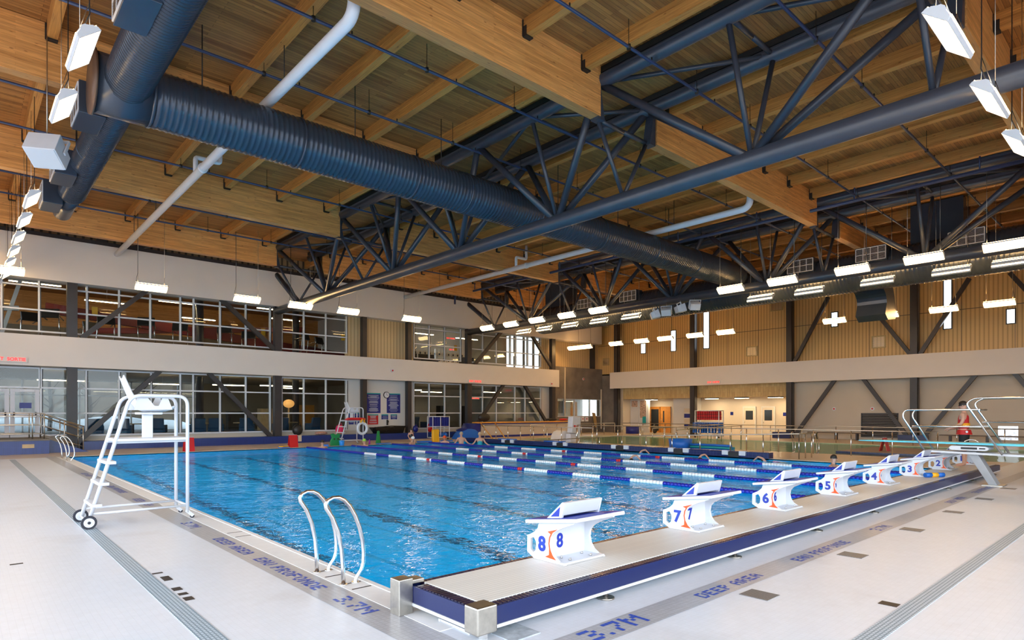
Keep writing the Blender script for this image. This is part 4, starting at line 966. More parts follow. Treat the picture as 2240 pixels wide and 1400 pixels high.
def bather(loc, rz, label, kind, hair='hair', cap=None, suit=None, s=1.0):
    """people in the water: trunk to the head, arms posed, legs below the surface"""
    t = thing('person', label, 'person', loc, rz, group='people in the water'); x,y,z = loc
    T = WM[t.name].copy()
    if kind == 'stand': T = T @ Matrix.Translation((0,0,-1.12*s)) @ Matrix.Scale(s, 4)
    elif kind == 'chin': T = T @ Matrix.Translation((0,0,-1.42*s)) @ Matrix.Scale(s, 4)
    elif kind == 'lean': T = T @ Matrix.Translation((0,0,-1.30*s)) @ Matrix.Rotation(-.25, 4, 'X') @ Matrix.Scale(s, 4)
    else: T = T @ Matrix.Translation((0,-.75,-.15)) @ Matrix.Rotation(-1.50, 4, 'X') @ Matrix.Translation((0,0,-.72)) @ Matrix.Scale(s, 4)
    V = []; Eg = []
    def arm(sd, pts): return [((sd*.185,0,1.42),(.058,.058))]+[((sd*a,b,c),(r,r)) for a,b,c,r in pts]
    if kind == 'stand': A = [arm(sd, [(.28,.02,1.24,.046),(.38,.06,1.14,.038),(.46,.14,1.10,.028)]) for sd in (-1, 1)]; D = [((sd*.46,.14,1.10),(sd*.6,.8,-.1)) for sd in (-1, 1)]
    elif kind == 'chin': A = [arm(sd, [(.24,.12,1.38,.045),(.22,.30,1.40,.036),(.18,.42,1.44,.027)]) for sd in (-1, 1)]; D = [((sd*.18,.42,1.44),(0,1,.05)) for sd in (-1, 1)]
    elif kind == 'lean': A = [arm(sd, [(.27,.10,1.28,.046),(.25,.28,1.27,.036),(.18,.42,1.29,.027)]) for sd in (-1, 1)]; D = [((sd*.18,.42,1.29),(0,1,.0)) for sd in (-1, 1)]
    else:
        A = [arm(-1, [(.20,-.16,1.56,.045),(.21,-.20,1.76,.036),(.20,-.06,1.92,.027)]), arm(1, [(.2,.10,1.2,.045),(.2,.16,1.0,.036),(.18,.2,.85,.027)])]
        D = [((-.20,-.06,1.92),(0,.6,.8)), ((.18,.2,.85),(0,.1,-1))]
    L = [[((sd*.095,0,.84),(.095,.10)), ((sd*.10,.02,.50),(.056,.058)), ((sd*.10,-.02,.14),(.035,.038)), ((sd*.10,.08,.05),(.038,.024))] for sd in (-1, 1)]
    e = body(V, Eg, A, L)
    for k in (0, 1): hand(V, Eg, e[k], D[k][0], D[k][1], (1 if k == 0 else -1, 0, 0), (0,-.2,-1) if kind != 'crawl' else (0,.5,0))
    skin_object('body', V, Eg, M['skin'], t, T, 1)
    head_parts((0,.03,1.665), t, T, M[hair], (0,1,0), M[cap] if cap else None)
    if suit:
        n = skin_object('swimsuit', [((0,.0,.90),(.178,.128)), ((0,.01,1.08),(.160,.121)), ((0,.02,1.24),(.174,.127)), ((0,.012,1.33),(.165,.118))], [(0,1),(1,2),(2,3)], M[suit], t, T, 1)
    return t
M['cap_teal'] = mat('cap_teal', (.02,.36,.34), .4); M['cap_green'] = mat('cap_green', (.30,.65,.05), .4); M['cap_white'] = mat('cap_white', (.75,.82,.9), .4)
M['cap_blue'] = mat('cap_blue', (.02,.25,.75), .4); M['suit_black'] = mat('suit_black', (.012,.012,.016), .6); M['suit_teal'] = mat('suit_teal', (.01,.33,.42), .6); M['suit_purple'] = mat('suit_purple', (.30,.02,.30), .6)
bather((13.6,29.3,0), 2.6, 'dark-haired swimmer hanging on the far wall near the yellow kickboard, blue float beside', 'chin')
bather((15.9,29.2,0), 2.2, 'swimmer in a lime green cap at the far wall below the ring buoy', 'chin', cap='cap_green', suit='suit_black')
bather((18.5,29.25,0), 3.6, 'swimmer in a pale cap leaning at the far wall in front of the black tub', 'lean', cap='cap_white', suit='sign_blue')
bather((20.95,28.9,0), 2.4, 'woman in a black swimsuit standing by the yellow float at the far wall', 'lean', hair='hair_grey', suit='suit_black', cap='orange')
bather((21.1,27.6,0), 2.6, 'bare-chested man standing waist deep in front of the blue slide', 'stand', hair='hair_grey')
bather((21.4,26.3,0), 2.5, 'woman in a teal swimsuit standing with arms out in front of the blue slide', 'stand', hair='hair_grey', suit='suit_teal')
bather((22.0,10.3,0), -.2, 'swimmer in a purple suit doing front crawl beside the end of the railings', 'crawl', suit='suit_purple')
bather((21.3,7.8,0), 3.0, 'dark-haired swimmer with only the head showing behind starting block five', 'chin')
bather((22.1,16.2,0), 3.1, 'swimmer in a bright blue cap crawling along the navy curb', 'crawl', cap='cap_blue')
bather((19.0,14.4,0), 3.0, 'swimmer doing front crawl between the lane ropes mid pool', 'crawl', suit='sign_blue')
bather((21.4,12.9,0), 2.9, 'swimmer in purple crawling under the noodle bundle side', 'crawl', suit='suit_purple')
def child_sitting():
    t = thing('person', 'child with dark clothes sitting on the far pool edge beside blue kickboards', 'person', (19.3,30.0,0)); T = WM[t.name].copy() @ Matrix.Rotation(PI, 4, 'Z') @ Matrix.Translation((0,0,-.62*.72)) @ Matrix.Scale(.72, 4)
    V = []; Eg = []
    A = [[((sd*.185,0,1.42),(.055,.055)), ((sd*.24,-.05,1.2),(.043,.043)), ((sd*.22,.08,1.02),(.034,.034)), ((sd*.2,.16,.93),(.026,.026))] for sd in (-1, 1)]
    L = [[((sd*.095,.06,.90),(.09,.09)), ((sd*.10,.38,.90),(.06,.06)), ((sd*.10,.42,.62),(.045,.045)), ((sd*.10,.42,.40),(.035,.035))] for sd in (-1, 1)]
    e = body(V, Eg, A, L)
    for k in (0, 1): hand(V, Eg, e[k], ((-.2,.2)[k],.16,.93), (0,.9,-.3), ((1,-1)[k],0,0), (0,0,-1))
    skin_object('body', V, Eg, M['skin'], t, T, 1); head_parts((0,.03,1.665), t, T, M['hair'], (0,1,-.2))
    skin_object('wetsuit', [((0,.0,.90),(.18,.13)), ((0,.01,1.08),(.165,.125)), ((0,.02,1.24),(.18,.13)), ((0,.012,1.40),(.15,.115))], [(0,1),(1,2),(2,3)], M['suit_black'], t, T, 1)
child_sitting()

# ------------------------------------------------------------------ far deck
b = MB(); b.box((4.3,34.55,0),(26.4,35.6,.40)); struct('wall_north_bench', b, M['bench_tile'])
def board(p, d, m, label, rz=0, group=None): 
    x,y,z = p; o = MB(); o.prism([(-d[0]/2,-d[1]/2),(d[0]/2,-d[1]/2),(d[0]/2,d[1]*.3),(d[0]*.25,d[1]/2),(-d[0]*.25,d[1]/2),(-d[0]/2,d[1]*.3)], 'z', 0, d[2])
    R = Matrix.Translation((x,y,z)) @ Matrix.Rotation(rz, 4, 'Z'); o.v = [tuple(R @ Vector(v)) for v in o.v]
    one('kickboard', o, M[m], label, 'kickboard', group, .01)
KG = 'loose kickboards'
board((11.9,30.0,0), (.5,.35,.05), 'bright_blue', 'blue kickboard on the far pool edge under a yellow one', .3, KG); board((11.9,30.0,.052), (.45,.3,.05), 'yellow', 'yellow kickboard lying on a blue one at the far pool edge', .5, KG)
board((14.1,30.1,0), (.5,.35,.10), 'bright_blue', 'blue kickboard at the far edge beside the green float', 1.2, KG)
board((20.2,30.0,0), (.9,.4,.09), 'bright_blue', 'blue kickboard by the sitting child, the nearer to the black tub', .1, KG); board((17.6,30.2,0), (.8,.35,.05), 'bright_blue', 'blue kickboard flat on the deck beside the green pyramid', .1, KG)
board((21.8,30.0,0), (.8,.35,.09), 'bright_blue', 'blue kickboard on the far edge below the pipe rack', .2, KG)
board((22.95,25.8,.23), (.35,1.3,.05), 'bright_blue', 'blue kickboard on the navy curb, the one nearer the window wall', .05, KG); board((22.95,22.1,.23), (.35,1.3,.05), 'bright_blue', 'blue kickboard on the navy curb, the one nearer the camera', .05, KG)
def red_sign(x, y, label, m='red'):
    t = thing('floor_sign', label, 'sign', (x,y,0), group='red folding floor signs')
    for s in (-1, 1):
        q = MB(); q.bar((x,y+s*.17,0),(x,y+s*.02,.62),.42,.02,up=(0,1,0)); q.build('panel', M[m], t)
    MB().box((x-.21,y-.025,.61),(x+.21,y+.025,.635)).build('hinge', M['white'], t)
red_sign(12.5,30.3,'red folding floor sign on the far deck beside the large column'); red_sign(7.7,30.3,'red folding floor sign on the far deck seen through the near lifeguard chair legs'); red_sign(30.8,9.1,'red folding floor sign on the dark island in the leisure pool')
t = thing('float_toy', 'green foam swim float standing at the far pool edge by the ladder chair', 'float', (14.75,30.2,0))
q = MB(); q.prism([(-.28,0),(.28,0),(.30,.25),(.20,.42),(.28,.62),(.12,.66),(0,.56),(-.12,.66),(-.28,.62),(-.20,.42),(-.30,.25)], 'y', -.06, .06); q.v = [(a+14.75,b_+30.2,c) for a,b_,c in q.v]; q.build('body', M['green'], t, .02)
MB().ball((14.65,30.12,.36), .05, 8, 6).build('eye_spot', M['black'], t); MB().ball((14.85,30.12,.36), .05, 8, 6).build('eye_spot', M['black'], t)
one('water_bucket', MB().lathe([(.12,0),(.15,.28),(.14,.28),(.11,.02)], (15.0,29.98,0), 16), M['cap_blue'], 'small light blue bucket on the far pool edge beside the green float', 'bucket')
one('green_cone', MB().lathe([(.20,0),(.17,.05),(.085,.70),(.0,.72)], (17.7,30.9,0), 4), M['green'], 'green pyramid marker on the far deck in front of the bench', 'marker')
one('yellow_float', MB().box((20.85,30.0,0),(21.3,30.2,.75)), M['yellow'], 'yellow foam block standing on the far deck between two bathers', 'float', bevel=.05)
one('drink_bottle', MB().lathe([(.045,0),(.045,.2),(.02,.24),(.02,.28)], (16.75,30.2,0), 12), M['suit_purple'], 'small purple drink bottle on the far deck left of the green pyramid', 'bottle')
# things on the tiled bench
def bag(x, y, z, d, m, label):
    t = thing('bag', label, 'bag', (x,y,z), group='bags on the tiled bench'); q = MB(); q.ball((x,y,z+d[2]/2), (d[0]/2,d[1]/2,d[2]/2), 14, 8); q.v = [(a,b_,max(c,z)) for a,b_,c in q.v]; q.build('body', m, t)
    MB().tube([(x-d[0]*.3,y-d[1]*.25,z+d[2]*.8),(x-d[0]*.15,y-d[1]*.3,z+d[2]*1.12),(x+d[0]*.15,y-d[1]*.3,z+d[2]*1.12),(x+d[0]*.3,y-d[1]*.25,z+d[2]*.8)], .018, 6).build('handle', m, t)
bag(14.75,35.1,.40,(.62,.45,.66),M['black'],'black bag on the tiled bench beside the large column')
bag(17.35,35.0,.40,(.5,.4,.62),mat('pink_print',(.75,.03,.16),.6),'pink bag on the tiled bench behind the far lifeguard chair')
bag(22.95,35.1,.40,(.4,.3,.5),M['sign_blue'],'dark blue bag on the tiled bench by the second narrow column'); bag(24.2,35.2,.40,(.5,.35,.62),M['red'],'red bag on the tiled bench left of the pipe rack')
one('towel', MB().prism([(14.35,.405),(14.8,.405),(14.85,.43),(14.4,.43)], 'y', 34.6, 35.0).box((14.55,34.515,.08),(14.75,34.535,.42)), M['cream'], 'cream towel draped over the tiled bench in front of the black bag', 'towel')
one('towel', MB().ball((16.2,35.1,.51), (.42,.25,.10), 12, 6), speckle('striped_towel',(.45,.25,.2),.8,.4,9), 'crumpled patterned towel on the tiled bench left of the ladder chair', 'towel')
t = thing('storage_tub', 'long black plastic sheeted tub on the tiled bench under the pool rules posters', 'tub', (20.85,35.2,.40))
q = MB(); q.add([(19.95,34.95,.406),(21.9,34.95,.406),(21.9,35.5,.406),(19.95,35.5,.406),(19.7,34.85,.80),(22.0,34.85,.84),(22.15,35.55,.84),(19.65,35.55,.80)], [(0,3,2,1),(4,5,6,7),(0,1,5,4),(1,2,6,5),(2,3,7,6),(3,0,4,7)]); q.build('body', speckle('black_sheet',(.012,.011,.010),.25,.5,6), t, .03)
MB().tube([(19.7,34.85,.80),(20.9,34.83,.87),(22.0,34.85,.84)], .035, 8).build('rolled_rim', speckle('rim_sheet',(.02,.016,.012),.25,.5,6), t)
# posters and clock on the pale wall
def poster(x0, x1, z0, z1, m, label, lines=0, head=True, nm='poster', group='pool notices'):
    t = thing(nm, label, 'poster', ((x0+x1)/2,GY,z0), group=group); y = GY-.012
    MB().box((x0,y,z0),(x1,GY-.001,z1)).build('sheet', m, t)
    h = (z1-z0)
    if head: MB().box((x0,y-.004,z1-h*.055 if h > .8 else z1-.07),(x1,y,z1)).build('top_strip', M['sign_teal'], t)
    if lines:
        q = MB(); rr = random.Random(int(x0*100)); z = z1-h*.13
        while z > z0+h*.06:
            w_ = (x1-x0)*rr.uniform(.45,.82); c_ = (x0+x1)/2; q.box((c_-w_/2,y-.003,z),(c_+w_/2,y,z+.022)); z -= rr.choice((.045,.045,.09))
        q.build('print_lines', M['sign_grey'], t)
    return t
poster(19.52,20.55,1.72,3.03,M['sign_blue'],'tall dark blue pool rules notice beside the narrow column',1); poster(21.02,22.05,1.72,3.03,M['sign_blue'],'tall dark blue pool rules notice with the clock at its corner',1)
poster(19.62,20.38,.98,1.64,M['red'],'red warning notice under the tall blue one',1); poster(20.62,21.12,1.30,1.64,M['sign_blue'],'small blue notice with a white dot below the clock',1); poster(21.32,21.80,1.30,1.64,M['sign_blue'],'small blue notice to the right of the dotted one',1)
poster(18.28,18.62,1.0,1.75,M['sign_blue'],'narrow blue notice seen behind the far lifeguard chair, the one by the window',1); poster(18.70,19.0,1.0,1.75,M['sign_blue'],'narrow blue notice seen behind the far lifeguard chair, the one by the column',1)
t = thing('wall_clock', 'round white wall clock with dark rim above the pool notices', 'clock', (20.98,GY-.05,2.90))
MB().tube([(20.98,GY-.001,2.92),(20.98,GY-.06,2.92)], .22, 28).build('rim', M['black'], t); MB().tube([(20.98,GY-.05,2.92),(20.98,GY-.066,2.92)], .185, 28).build('face', M['white'], t)
q = MB(); q.bar((20.98,GY-.07,2.92),(20.98,GY-.07,3.07),.018,.006,up=(0,1,0)); q.bar((20.98,GY-.07,2.92),(21.07,GY-.07,2.88),.018,.006,up=(0,1,0)); q.build('hands', M['black'], t)
one('wall_hook', MB().box((21.0,GY-.06,.92),(21.1,GY,1.28)).box((21.03,GY-.1,1.1),(21.12,GY-.06,1.22)), M['black'], 'small black phone handset unit on the pale wall above the black tub', 'phone')
# kickboard rack of white pipe
t = thing('equipment_rack', 'white plastic pipe cart stacked with dark blue kickboards by the blue slide', 'rack', (23.0,32.4,0)); q = MB()
for xx in (22.35,22.95,23.65):
    q.cyl((xx,32.2,.12),(xx,32.2,1.5),.025,8); q.cyl((xx,32.8,.12),(xx,32.8,1.5),.025,8); 
    for zz in (.15,.85,1.5): q.cyl((xx,32.2,zz),(xx,32.8,zz),.025,8)
for zz in (.15,.85,1.5):
    for yy in (32.2,32.8): q.cyl((22.35,yy,zz),(23.65,yy,zz),.025,8)
q.build('pipe_frame', M['white'], t)
for xx in (22.4,23.6): MB().lathe([(.06,-.02),(.06,.02)], (xx,32.3,.06), 12, 'y').build('caster', M['black'], t)
for k in range(9):
    one('kickboard', MB().box((22.42+.14*k,32.28,.875),(22.53+.14*k,32.72,1.44)), M['sign_blue'], 'dark blue kickboard standing in the pipe cart, %s from its left end' % nth(k), 'kickboard', 'kickboards in the pipe cart')
for k in range(4):
    one('float_pad', MB().ball((22.6+.28*k,32.45,.32), (.16,.24,.15), 10, 7), M['bright_blue'], 'crumpled bright blue float in the bottom of the pipe cart, %s from its left end' % nth(k), 'float', 'blue floats in the pipe cart')
t = thing('pool_slide', 'bright blue moulded toddler slide standing on the far deck', 'slide', (25.6,32.3,0))
pf = [(24.15,0),(24.35,.30),(24.6,.52),(24.95,.64),(25.35,.66),(25.7,.60),(26.05,.36),(26.22,0)]
MB().prism(pf, 'y', 32.0, 32.7).build('body', M['bright_blue'], t, .04); MB().prism([(24.6,.535),(24.95,.655),(24.9,.70),(24.55,.575)], 'y', 31.98, 32.72).build('step', M['sign_blue'], t)
# raised hot tub with timber cap
t = thing('raised_pool_wall', 'raised hot tub surround with orange timber cap, grey side and blue base', 'pool wall', (31.2,33.2,0))
MB().box((26.9,33.0,.0),(36.2,33.25,1.0)).build('grey_side', M['grey_wall'], t); MB().box((26.9,32.985,.92),(36.2,33.0,1.0)).build('blue_strip', M['sign_blue'], t); MB().box((26.8,32.985,0),(36.2,33.0,.14)).build('blue_base', M['sign_blue'], t)
MB().box((26.5,32.85,1.0),(36.25,33.45,1.10)).build('timber_cap', M['yellow_cap'], t, .02); MB().prism([(25.9,0),(26.95,0),(26.95,1.0),(26.5,1.0)], 'y', 33.0, 34.4).build('blue_end', M['sign_blue'], t)
MB().tube(fillet([(26.0,30.6,.02),(26.4,31.75,.54),(26.8,32.9,1.05)], .1), .035, 8).build('timber_handrail', M['yellow_cap'], t); MB().tube([(27.1,30.6,.02),(28.1,32.9,1.05)], .035, 8).build('timber_handrail', M['yellow_cap'], t)
for k, (x, m, l) in enumerate(((27.4,'black','black duffel bag on the orange timber cap by the large column'),(34.2,'black','flat black bag on the orange timber cap under the diagonal brace'),(35.55,'red','folded red mat on the right end of the orange timber cap'))):
    one('duffel_bag' if k < 2 else 'folded_mat', MB().ball((x,33.2,1.115+(.30,.10,.09)[k]), ((.55,.62,.45)[k],.22,(.30,.10,.09)[k]), 14, 7), M[m], l, 'bag' if k < 2 else 'mat')
# pool lift
t = thing('pool_lift', 'white pool lift under a draped white cover beside the leisure pool', 'pool lift', (27.0,24.6,0))
q = MB(); q.prism([(-.55,0),(.45,0),(.50,.35),(.3,.62),(.0,.70),(-.25,.62),(-.45,.40)], 'y', -.45, .35); q.v = [(a+26.8,b_+25.3,c) for a,b_,c in q.v]; q.build('draped_base', M['white_paint'], t, .08)
q = MB(); q.prism([(-.36,.55),(.40,.45),(.46,1.5),(-.26,1.52)], 'y', -.22, .18); q.v = [(a+27.2,b_+24.6,c) for a,b_,c in q.v]; q.build('cover_back', M['white'], t, .04)
MB().tube([(27.05,24.37,.95),(27.05,24.33,.95)], .06, 12).build('red_logo', M['red'], t); MB().box((27.12,24.365,.93),(27.42,24.38,.97)).build('red_logo_bar', M['red'], t)
MB().box((26.75,24.4,0),(27.6,24.8,.5)).build('pedestal', M['white'], t, .03)
# navy curb with markers
b = MB(); b.box((22.7,10.6,-.3),(23.05,29.3,.225)); struct('floor_navy_curb', b, M['navy_tile'])
for k, y in enumerate((25.4,21.4,17.6,14.5,12.0)):
    t = thing('lane_marker', 'black target between two white blocks on the navy curb, %s from the window-wall end' % nth(k), 'marker', (22.75,y,.05), group='lane markers on the navy curb')
    MB().box((22.64,y-.22,.0),(22.70,y+.22,.20)).build('black_target', M['black'], t)
    for s in (-1, 1): MB().box((22.62,y+s*.36-.13,.07),(22.80,y+s*.36+.13,.25)).build('white_block', M['white'], t, .01)
# ------------------------------------------------------------------ railings
def railing(name_label, pts, heights, posts, mid=False, group='steel railings by the pools'):
    """top rail along floor points with the given heights, posts at given parameters"""
    P = [Vector(p) for p in pts]; t = thing('railing', name_label, 'railing', P[0], group=group)
    top = [p+Vector((0,0,h)) for p, h in zip(P, heights)]
    MB().tube(top, .024, 8).build('top_rail', M['ssd'], t)
    if mid: MB().tube([p+Vector((0,0,h*.5)) for p, h in zip(P, heights)], .018, 8).build('mid_rail', M['ssd'], t)
    L = [(P[i+1]-P[i]).length for i in range(len(P)-1)]; tot = sum(L)
    for f in posts:
        d = f*tot; i = 0
        while i < len(L)-1 and d > L[i]: d -= L[i]; i += 1
        q = min(1, d/L[i]); b_ = P[i].lerp(P[i+1], q); h = heights[i]*(1-q)+heights[i+1]*q
        MB().tube([b_, b_+Vector((0,0,h))], .024, 8).build('post', M['ss'], t)
    return t
def lin(n): return [i/(n-1) for i in range(n)]
railing('low steel railing rising toward the camera along the navy curb', [(23.45,25.0,0),(23.45,18.5,0),(23.45,9.8,0)], [.12,.62,.95], lin(12))
railing('steel railing returning across the near end of the pool-side rail', [(23.45,9.8,0),(24.6,9.8,0)], [.95,.95], lin(3))
railing('level steel railing on the deck in front of the hot tub wall', [(25.3,30.6,0),(25.3,21.5,0)], [.92,.92], lin(9))
railing('long steel railing along the near side of the leisure pool', [(26.9,24.0,0),(26.9,6.2,0)], [1.02,1.02], lin(13))
railing('steel railing along the far side of the leisure pool by the right wall', [(37.6,29.0,0),(37.6,4.0,0)], [.95,.95], lin(14))
railing('steel ramp railing crossing the leisure pool, the one nearer the office doors', [(29.4,20.5,0),(36.6,20.5,0)], [.85,.95], lin(7))
railing('steel ramp railing crossing the leisure pool, the one nearer the island', [(29.4,18.9,0),(36.6,18.9,0)], [.80,.92], lin(7))
railing('steel railing in front of the concrete counter window', [(30.0,31.2,0),(39.5,31.2,0)], [.9,.9], lin(8))
b = MB(); b.box((29.3,6.2,-.6),(34.0,10.6,.03)); struct('floor_island', b, speckle('island_deck', (.16,.12,.11), .4, .15, 3)); b = MB(); b.box((29.24,6.2,-.3),(29.3,10.6,.02)); struct('floor_island_edge', b, M['navy_tile'])
# noodles in a mesh bin
bn = thing('foam_bin', 'blue mesh bin holding long foam noodles by the pool-side railing', 'bin', (25.5,16.2,0)); MB().lathe([(.50,0),(.56,.50),(.54,.50),(.48,.03)], (25.5,16.2,0), 20).build('body', M['bright_blue'], bn)
for k in range(7):
    z0 = .06+.105*(k // 3); x = 25.3+.13*(k % 3)
    mm = ('bright_blue','teal','bright_blue','teal','bright_blue','teal','bright_blue')[k]
    one('pool_noodle', MB().tube([(x,15.55,z0),(x+.02,15.0,z0+.01),(x+.01,14.2,z0+.01),(x,13.5,z0)], .05, 10), M[mm], '%s foam noodle in the bundle by the pool-side railing, %s from the bottom' % ('blue' if mm != 'teal' else 'teal', nth(k)), 'pool noodle', 'foam noodles by the railing')
# life jacket rack
t = thing('lifejacket_rack', 'white rolling rack hung with red and blue life jackets near the right wall recess', 'rack', (38.5,22.2,0)); q = MB()
for yy in (21.3, 23.1):
    for xx in (38.2, 38.8): q.cyl((xx,yy,.1),(xx,yy,1.9),.035,8)
    for zz in (.15, 1.0, 1.88): q.cyl((38.2,yy,zz),(38.8,yy,zz),.03,8)
for zz in (.15, 1.08, 1.88):
    for xx in (38.2, 38.8): q.cyl((xx,21.3,zz),(xx,23.1,zz),.03,8)
q.build('pipe_frame', M['white'], t)
for yy in (21.3, 23.1): MB().lathe([(.07,-.02),(.07,.02)], (38.2,yy,.07), 12, 'y').build('caster', M['black'], t)
def vest(y, z, x, m, label, s=1.0):
    v = thing('life_jacket', label, 'life jacket', (x,y,z), group='life jackets on the rolling rack')
    q = MB(); q.prism([(-.045,0),(.045,0),(.05,-.30*s),(.055,-.62*s),(-.055,-.62*s),(-.05,-.30*s)], 'x', -.20*s, .20*s); q.v = [(a+x,b_+y,c+z) for a,b_,c in q.v]; q.build('panels', M[m], v, .02)
    q = MB()
    for zz in (-.22*s,-.44*s): q.box((x-.21*s,y-.056,z+zz-.015),(x+.21*s,y+.056,z+zz+.015))
    q.build('strap', M['black'], v)
for k in range(12): vest(21.42+.141*k, 1.86, 38.5, 'red', 'red life jacket on the upper bar of the rolling rack, %s from its near end' % (nth(k) if k < 11 else 'twelfth'))
for k in range(12): vest(21.2+.18*k, 1.06, 38.3, 'bright_blue', 'blue life jacket on the lower bar of the rolling rack, %s from its near end' % (nth(k) if k < 11 else 'twelfth'), 1.15)
# benches on the right side
def bench(y0, y1, label):
    t = thing('wall_bench', label, 'bench', (42.2,(y0+y1)/2,0), group='brown benches along the right wall')
    MB().box((41.95,y0,.42),(42.35,y1,.48)).build('seat', speckle('bench_brown', (.10,.07,.045), .5, .2, 6), t)
    for y in (y0+.5, (y0+y1)/2, y1-.5): MB().box((42.0,y-.05,0),(42.3,y+.05,.42)).build('leg', M['steel_dark'], t)
bench(13.5, 17.0, 'brown bench along the right wall below the first wall speaker'); bench(5.2, 9.6, 'brown bench along the right wall behind the diving rails')
for y0, y1, l in ((18.0,19.2,'blue tiled block by the base of the right-wall column nearer the recess'),(10.2,11.6,'blue tiled block by the base of the column next to the louvre')):
    one('tiled_block', MB().box((41.6,y0,0),(42.39,y1,.42)), M['blue_tile'], l, 'bench', 'blue tiled blocks')
# doors and office front in the recess
def door(name, x, y0, y1, z1, m, label_kind, glassy, face):
    y0, y1 = min(y0,y1), max(y0,y1)
    t = thing(name, label_kind, 'door', (x,(y0+y1)/2,0), group='doors in the right wall recess')
    MB().prism([(y0-.07,0),(y0,0),(y0,z1),(y1,z1),(y1,0),(y1+.07,0),(y1+.07,z1+.07),(y0-.07,z1+.07)], 'x', x-.09, x-.0).build('frame', face, t)
    MB().prism([(y0,.0),(y1,.0),(y1,z1),(y0,z1)], 'x', x-.06, x-.02, glassy).build('leaf', m, t)
    MB().prism(glassy, 'x', x-.045, x-.04).build('vision_panel', M['pane_dark'], t)
    MB().tube([(x-.10,y1-.10,.95),(x-.10,y1-.10,1.15)], .018, 8).build('handle', M['ss'], t)
M['pane_dark'] = mat('dark_glass', (.03,.035,.04), .08)
def rect(y0, y1, z0, z1): return [(y0,z0),(y1,z0),(y1,z1),(y0,z1)]
door('office_door', 45.55, 23.25, 22.35, 2.15, M['cream'], 'cream door with papers pinned on it, second from the pier in the recess', rect(22.5,23.1,1.2,1.9), M['light_wall'])
door('office_door', 45.55, 21.75, 20.85, 2.15, M['cream'], 'cream door with a large yellowish glass pane in the recess', rect(21.0,21.6,1.15,1.95), M['light_wall'])
door('timber_door', 45.55, 30.9, 29.95, 2.2, M['orange_wood'], 'varnished orange timber door leaf with a narrow dark window', rect(30.5,30.65,.9,1.9), M['orange_wood'])
door('timber_door', 45.55, 32.0, 30.95, 2.2, M['orange_wood'], 'orange framed glass door leaf beside the timber one', rect(31.08,31.88,.15,2.05), M['orange_wood'])
for k, (y, l) in enumerate(((31.0,'above the orange doors'),(25.3,'first in the soffit past the column'),(22.8,'second in the soffit past the column'),(20.2,'third in the soffit past the column'))):
    t = thing('soffit_light', 'small dim light '+l, 'light', (44.3,y,2.85), group='soffit lights of the recess'); MB().box((44.0,y-.45,2.85),(44.6,y+.45,2.94)).build('case', M['steel_dark'], t); MB().box((44.02,y-.43,2.835),(44.58,y+.43,2.85)).build('lens', M['tube'], t)
for k, (y, z, l) in enumerate(((24.3,1.55,'by the cream doors'),(26.9,1.55,'on the pier'),(20.1,1.5,'by the last recess column'))): one('door_sign', MB().box(((44.38 if k == 1 else 45.58),y-.12,z),((44.41 if k == 1 else 45.6),y+.12,z+.26)), M['sign_blue'], 'small square dark blue sign '+l, 'sign')
t = thing('notice_rack', 'tall purple and tan notice strip beside the recess column', 'notice', (42.9,26.6,.4)); 
for k in range(4): MB().box((42.95,26.3,.5+k*.42),(42.99,26.95,.82+k*.42)).build('notice', (M['sign_blue'] if k % 2 == 0 else M['cream']), t)
fr = MB()
for y0, y1, z0, z1 in ((32.35,33.1,2.2,2.85),(31.45,32.2,1.25,2.85)): fr.prism(rect(y0,y1,z0,z1), 'x', 44.2, 44.26, rect(y0+.05,y1-.05,z0+.05,z1-.05))
fr.box((44.2,32.3,0),(44.26,33.15,2.15)); 
o = struct('window_19', fr, M['light_wall']); pp = MB()
for y0, y1, z0, z1 in ((32.35,33.1,2.2,2.85),(31.45,32.2,1.25,2.85)): pp.box((44.22,y0+.05,z0+.05),(44.235,y1-.05,z1-.05))
pp.build('pane', speckle('office_view', (.45,.30,.22), .3, .7, 9), o)
w_ = MB(); w_.box((44.26,31.3,0),(44.5,33.3,2.95)); struct('wall_east_office', w_, M['light_wall'])
one('notice_board', MB().box((44.17,31.5,.75),(44.2,31.85,1.4)), M['sign_teal'], 'small blue and teal notice beside the office window', 'poster')
one('drum', MB().lathe([(.55,0),(.55,.62)], (41.6,31.0,0), 18), M['sign_blue'], 'dark blue round bin at the foot of the corner column', 'bin')
bag(43.6,30.2,0,(.55,.5,.75),M['black'],'black bag on the floor in front of the orange doors')
# counter window in the concrete: room behind with shelves, papers
w_ = MB(); w_.box((36.6,38.6,1.0),(44,38.8,3.3)); w_.box((36.6,35.95,.9),(44,38.8,1.0)); w_.box((36.6,35.95,3.2),(44,38.8,3.3)); struct('wall_counter_room', w_, M['light_wall'])
for k, (x, wd, z0, z1, m) in enumerate(((37.9,.25,1.5,2.7,'black'),(39.0,.5,1.5,2.75,'steel_dark'),(40.2,.18,1.45,2.75,'orange_wood'),(40.75,.35,2.2,2.8,'black'),(41.2,.35,2.2,2.8,'black'),(42.6,.6,1.45,2.75,'orange_wood'))):
    one('shelf_item', MB().box((x-wd/2,38.3,z0-.5),(x+wd/2,38.58,z1)), M[m], 'dark or wooden unit inside the counter room, %s from its left end' % nth(k), 'cabinet', 'units inside the counter room')
for k in range(3):
    t = thing('counter_notice', 'white square notice below the counter window, %s from the pool lift side' % nth(k), 'sign', (40.0+.5*k,35.5,1.1), group='white notices under the counter'); MB().box((39.82+.52*k,35.52,.98),(40.22+.52*k,35.55,1.38)).build('sheet', M['chrome_sign'], t); MB().tube([(40.02+.52*k,35.52,1.2),(40.02+.52*k,35.51,1.2)], .07, 10).build('symbol', M['shirt_red'], t)
